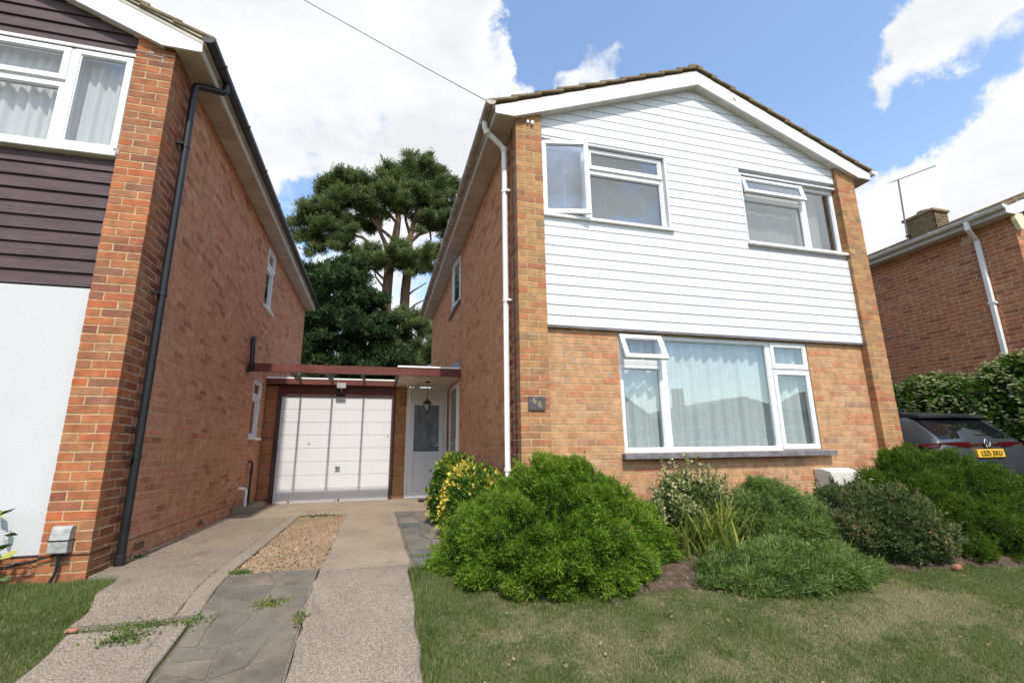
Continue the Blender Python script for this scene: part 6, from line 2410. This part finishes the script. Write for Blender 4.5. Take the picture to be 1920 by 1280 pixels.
# broad leaved weeds and clover sprinkled through the lawn
r = np.random.default_rng(210)
cx_, cy_ = r.uniform(-1.0, 4.6, 160), r.uniform(-2.8, -1.2, 160)
x = np.repeat(cx_, 26) + r.normal(0, .045, 160 * 26)
y = np.repeat(cy_, 26) + r.normal(0, .035, 160 * 26)
k = right_lawn(x, y) & (x < 4.8)
x, y = x[k], y[k]
V, Q = leaves(np.stack([x, y, zg(x, y) + .003], 1), np.stack([r.normal(0, 1, len(x)), r.normal(0, 1, len(x)), r.uniform(.2, .9, len(x))], 1), .020 * r.uniform(.6, 1.3, len(x)), .009, r)
o = obj_np('clover', V, M['weed'], None, quads=Q, attr=np.repeat(np.clip(r.normal(.25, .2, len(x)), 0, 1), 4))
tag(o, 'clover and small broad leaved weeds growing through the patchy lawn', 'clover', kind='stuff')

n = 90
x, y = r.uniform(-1.0, 4.6, n), r.uniform(-2.8, -1.3, n)
k = right_lawn(x, y)
x, y = x[k], y[k]
V, Q = leaves(np.stack([x, y, zg(x, y) + .012], 1), np.stack([r.normal(0, 1, len(x)), r.normal(0, 1, len(x)), r.uniform(-.1, .4, len(x))], 1), .035 * r.uniform(.5, 1.2, len(x)), .016, r)
o = obj_np('fallen_leaves', V, M['gravel'], None, quads=Q, attr=np.repeat(r.random(len(x)), 4))
tag(o, 'few dry fallen leaves lying on the patchy lawn', 'leaf litter', kind='stuff')

# stones lying about
for (nm, lab, c, s, mt, sd) in (('stone', 'pale stone at the foot of the bright conifer', (-.33, -1.13), (.05, .035, .03), 'stone', 401), ('brick_fragment', 'orange brick fragment on the lawn edge below the dark conifer', (3.62, -1.42), (.045, .03, .028), 'terracotta', 402),
                                ('brick_fragment', 'small orange fragment at the corner of the left drive crack', (-3.13, -1.05), (.035, .02, .015), 'terracotta', 403)):
    r = np.random.default_rng(sd)
    bm = bmesh.new()
    bmesh.ops.create_icosphere(bm, subdivisions=2, radius=1)
    V = np.array([v.co for v in bm.verts])
    Fs = np.array([[v.index for v in f.verts] for f in bm.faces])
    bm.free()
    V = np.sign(V) * np.abs(V) ** .7 * (1 + r.normal(0, .06, (len(V), 1))) * np.array(s)
    V += np.array([c[0], c[1], float(zg(*c)) + s[2] * .7])
    tag(obj_np(nm, V, M[mt], None, tris=Fs), lab, nm.split('_')[0])
# leaf litter on the soil
lr = np.random.default_rng(411)
n = 700
x = lr.uniform(-.8, 4.6, n)
y = bed_front(x) + lr.uniform(.0, .45, n)
V, Q = leaves(np.stack([x, y, zg(x, y) + .03 + lr.uniform(0, .02, n)], 1), np.stack([lr.normal(0, 1, n), lr.normal(0, 1, n), lr.normal(0, .2, n)], 1), .022 * lr.uniform(.5, 1.3, n), .010, lr)
o = obj_np('leaf_litter', V, M['gravel'], None, quads=Q, attr=np.repeat(lr.random(n), 4))
tag(o, 'dry leaf litter scattered on the border soil', 'leaf litter', kind='stuff')

# ------------------------------------------------------------------ parked car
CX, CYR, CZ = 6.68, -.10, -.085          # centre line, rear bumper, ground
CAR = thing('parked_car', 'dark grey hatchback parked with its rear to the road beside the hedge', 'car', (CX, 2.1, CZ))


def car_body():
    # stations from the rear: y, half width at the waist, z bottom, z waist, z roof, half width of the roof
    S = [(.00, .70, .42, .66, .72, .66), (.02, .80, .34, .80, .86, .74), (.05, .85, .30, .90, .98, .78), (.10, .885, .26, .96, 1.06, .79), (.22, .90, .24, 1.00, 1.18, .76), (.38, .91, .23, 1.01, 1.32, .72),
         (.52, .915, .23, 1.015, 1.44, .68), (.75, .92, .23, 1.01, 1.485, .67), (1.4, .925, .22, 1.00, 1.53, .675), (2.1, .925, .22, .98, 1.53, .67), (2.7, .925, .22, .965, 1.44, .64), (3.2, .92, .22, .96, 1.12, .70),
         (3.5, .915, .22, .95, 1.02, .74), (4.0, .89, .24, .88, .93, .70), (4.2, .82, .27, .78, .82, .62), (4.32, .68, .34, .62, .66, .5)]
    rings = []
    for (y, hw, zb, zw, zr, rw) in S:
        half = [(0, zb), (hw * .80, zb), (hw * .96, zb + .07), (hw, zb + (zw - zb) * .45), (hw * .995, zb + (zw - zb) * .75), (hw * .965, zw), (hw * .965 * .55 + rw * .45, zw + (zr - zw) * .45), (rw, zw + (zr - zw) * .88), (rw * .86, zr - .008), (0, zr + .012)]
        ring_ = [(CX - a, CYR + y, CZ + z) for a, z in half] + [(CX + a, CYR + y, CZ + z) for a, z in reversed(half[1:-1])]
        rings.append(ring_)
    m = MB()
    n = len(rings[0])
    for k in range(len(rings)):
        m.v += rings[k]
    for k in range(len(rings) - 1):
        for i in range(n):
            j = (i + 1) % n
            m.f.append((k * n + i, k * n + j, (k + 1) * n + j, (k + 1) * n + i))
    m.f.append(tuple(range(n)))
    m.f.append(tuple(reversed(range((len(rings) - 1) * n, len(rings) * n))))
    return m, rings


mb_, RG = car_body()
body = mb_.build('body', M['paint'], CAR, smooth=True)


def pt(x, y, z):
    return (CX + x, CYR + y, CZ + z)


def patch(name, pts, mat, parent=CAR, thick=.012, d=(0, -1, 0), bevel=.003):
    """A panel following four or more outline points, pushed out by thick along d."""
    n = len(pts)
    dv = Vector(d).normalized() * thick
    m = MB()
    m.add([tuple(Vector(p) + dv) for p in pts] + [tuple(Vector(p) - dv * 2) for p in pts], [tuple(range(n)), tuple(reversed(range(n, 2 * n)))] + [(i, i + n, (i + 1) % n + n, (i + 1) % n) for i in range(n)])
    return m.build(name, M[mat], parent, bevel=bevel)


patch('rear_window', [pt(-.72, .125, 1.07), pt(.72, .125, 1.07), pt(.665, .37, 1.325), pt(.60, .47, 1.40), pt(-.60, .47, 1.40), pt(-.665, .37, 1.325)], 'car_glass', d=(0, -.75, .66))
sp = MB()
sp.add([pt(-.67, .36, 1.42), pt(.67, .36, 1.42), pt(.70, .80, 1.495), pt(-.70, .80, 1.495), pt(-.66, .37, 1.375), pt(.66, .37, 1.375), pt(.68, .80, 1.44), pt(-.68, .80, 1.44),
        pt(0, .33, 1.435), pt(0, .80, 1.505), pt(0, .345, 1.385)],
       [(0, 8, 9, 3), (8, 1, 2, 9), (0, 4, 10, 8), (8, 10, 5, 1), (4, 0, 3, 7), (1, 5, 6, 2), (4, 7, 6, 5, 10)])
sp.build('spoiler', M['paint'], CAR, bevel=.010, seg=2)
patch('wiper', [pt(-.02, .16, 1.10), pt(.36, .175, 1.115), pt(.36, .18, 1.13), pt(-.02, .165, 1.12)], 'car_black', d=(0, -.75, .66), thick=.02)
# light strip across the tailgate, wrapping round the flank
for s in (-1, 1):
    patch('tail_light', [pt(s * .30, .045, .965), pt(s * .84, .095, .955), pt(s * .925, .20, .965), pt(s * .915, .30, 1.005), pt(s * .82, .10, 1.025), pt(s * .30, .055, 1.03)], 'tail', d=(s * .25, -1, .1), thick=.022)
    patch('side_window', [pt(s * .885, .62, 1.05), pt(s * .90, 2.75, 1.02), pt(s * .76, 2.45, 1.37), pt(s * .745, 1.2, 1.43), pt(s * .755, .85, 1.40)], 'car_glass', d=(s, 0, .35), thick=.010)
    for y in (.78, 3.45):
        wc_ = MB().lathe(pt(s * .80, y, .33), [(.20, -.11), (.32, -.11), (.335, -.07), (.335, .07), (.32, .11), (.20, .11)], 28, 'x').build('wheel', M['tyre'], CAR, smooth=True)
        MB().lathe(pt(s * .80 + s * .10, y, .33), [(.05, -.02), (.215, -.02), (.225, .012), (.20, .016), (.06, .012)], 20, 'x').build('rim', M['alloy'], wc_)
        MB().lathe(pt(s * .86, y, .33), [(.36, -.062), (.40, -.062), (.40, .062), (.36, .062)], 28, 'x').build('wheel_arch', M['car_black'], CAR)
    patch('window_trim', [pt(s * .885, .585, 1.045), pt(s * .757, .83, 1.412), pt(s * .745, .86, 1.425), pt(s * .87, .60, 1.055)], 'chrome', d=(s, 0, .3), thick=.013)
patch('light_bar', [pt(-.298, .05, .985), pt(.298, .05, .985), pt(.298, .055, 1.008), pt(-.298, .055, 1.008)], 'tail', thick=.016)
patch('bumper', [pt(-.70, .012, .36), pt(.70, .012, .36), pt(.74, .018, .60), pt(-.74, .018, .60)], 'car_black', thick=.03, bevel=.012)
patch('bumper_insert', [pt(-.5, .0, .40), pt(.5, .0, .40), pt(.5, .0, .47), pt(-.5, .0, .47)], 'steel', thick=.034)
patch('tailgate_recess', [pt(-.36, .035, .80), pt(.36, .035, .80), pt(.33, .045, .945), pt(-.33, .045, .945)], 'paint', thick=.010)
npl = patch('number_plate', [pt(-.26, .012, .825), pt(.26, .012, .825), pt(.26, .022, .935), pt(-.26, .022, .935)], 'plate', thick=.022, bevel=.004)
text_obj('plate_lettering', 'LS25 XKU', .098, .0012, pt(0, -.012, .879), M['plate_ink'], npl, .98, 85)
# round badge: ring with crossed strokes
bz = 1.015
bd = MB()
ang = np.linspace(0, 2 * math.pi, 25)
bd.tube([pt(.055 * math.cos(a), .018, bz + .055 * math.sin(a)) for a in ang], .008, 6, False)
for pl_ in ([(-.024, .044), (0, .006), (.024, .044)], [(-.045, .018), (-.022, -.042), (0, -.008), (.022, -.042), (.045, .018)]):
    bd.tube([pt(a, .016, bz + b) for a, b in pl_], .007, 6)
bd.build('badge', M['chrome'], CAR)
MB().lathe(pt(0, .03, bz), [(.052, -.004), (.052, .004)], 20, 'y').build('badge_disc', M['car_black'], CAR)
fin = MB().prism([(CYR + .98, CZ + 1.50), (CYR + 1.20, CZ + 1.51), (CYR + 1.12, CZ + 1.535), (CYR + 1.0, CZ + 1.575)], 'x', CX - .014, CX + .014).build('antenna_fin', M['paint'], CAR, bevel=.005)

# ------------------------------------------------------------------ telephone wire
A = np.array([-.06, -.05, 4.83])
B = CAM + ray(570, 0) * ((6.6 - CAM[2]) / ray(570, 0)[2])
mid = CAM + ray(700, 79) * 1.0
pts = []
for t in np.linspace(0, 4.2, 40):
    p = A + (B - A) * t
    p[2] -= .05 * t * (1 - t) if t < 1 else 0
    pts.append(tuple(p))
w = MB().tube(pts, .005, 6).build('telephone_wire', M['wire'], None)
tag(w, 'single telephone wire running from the white eaves into the sky', 'wire')
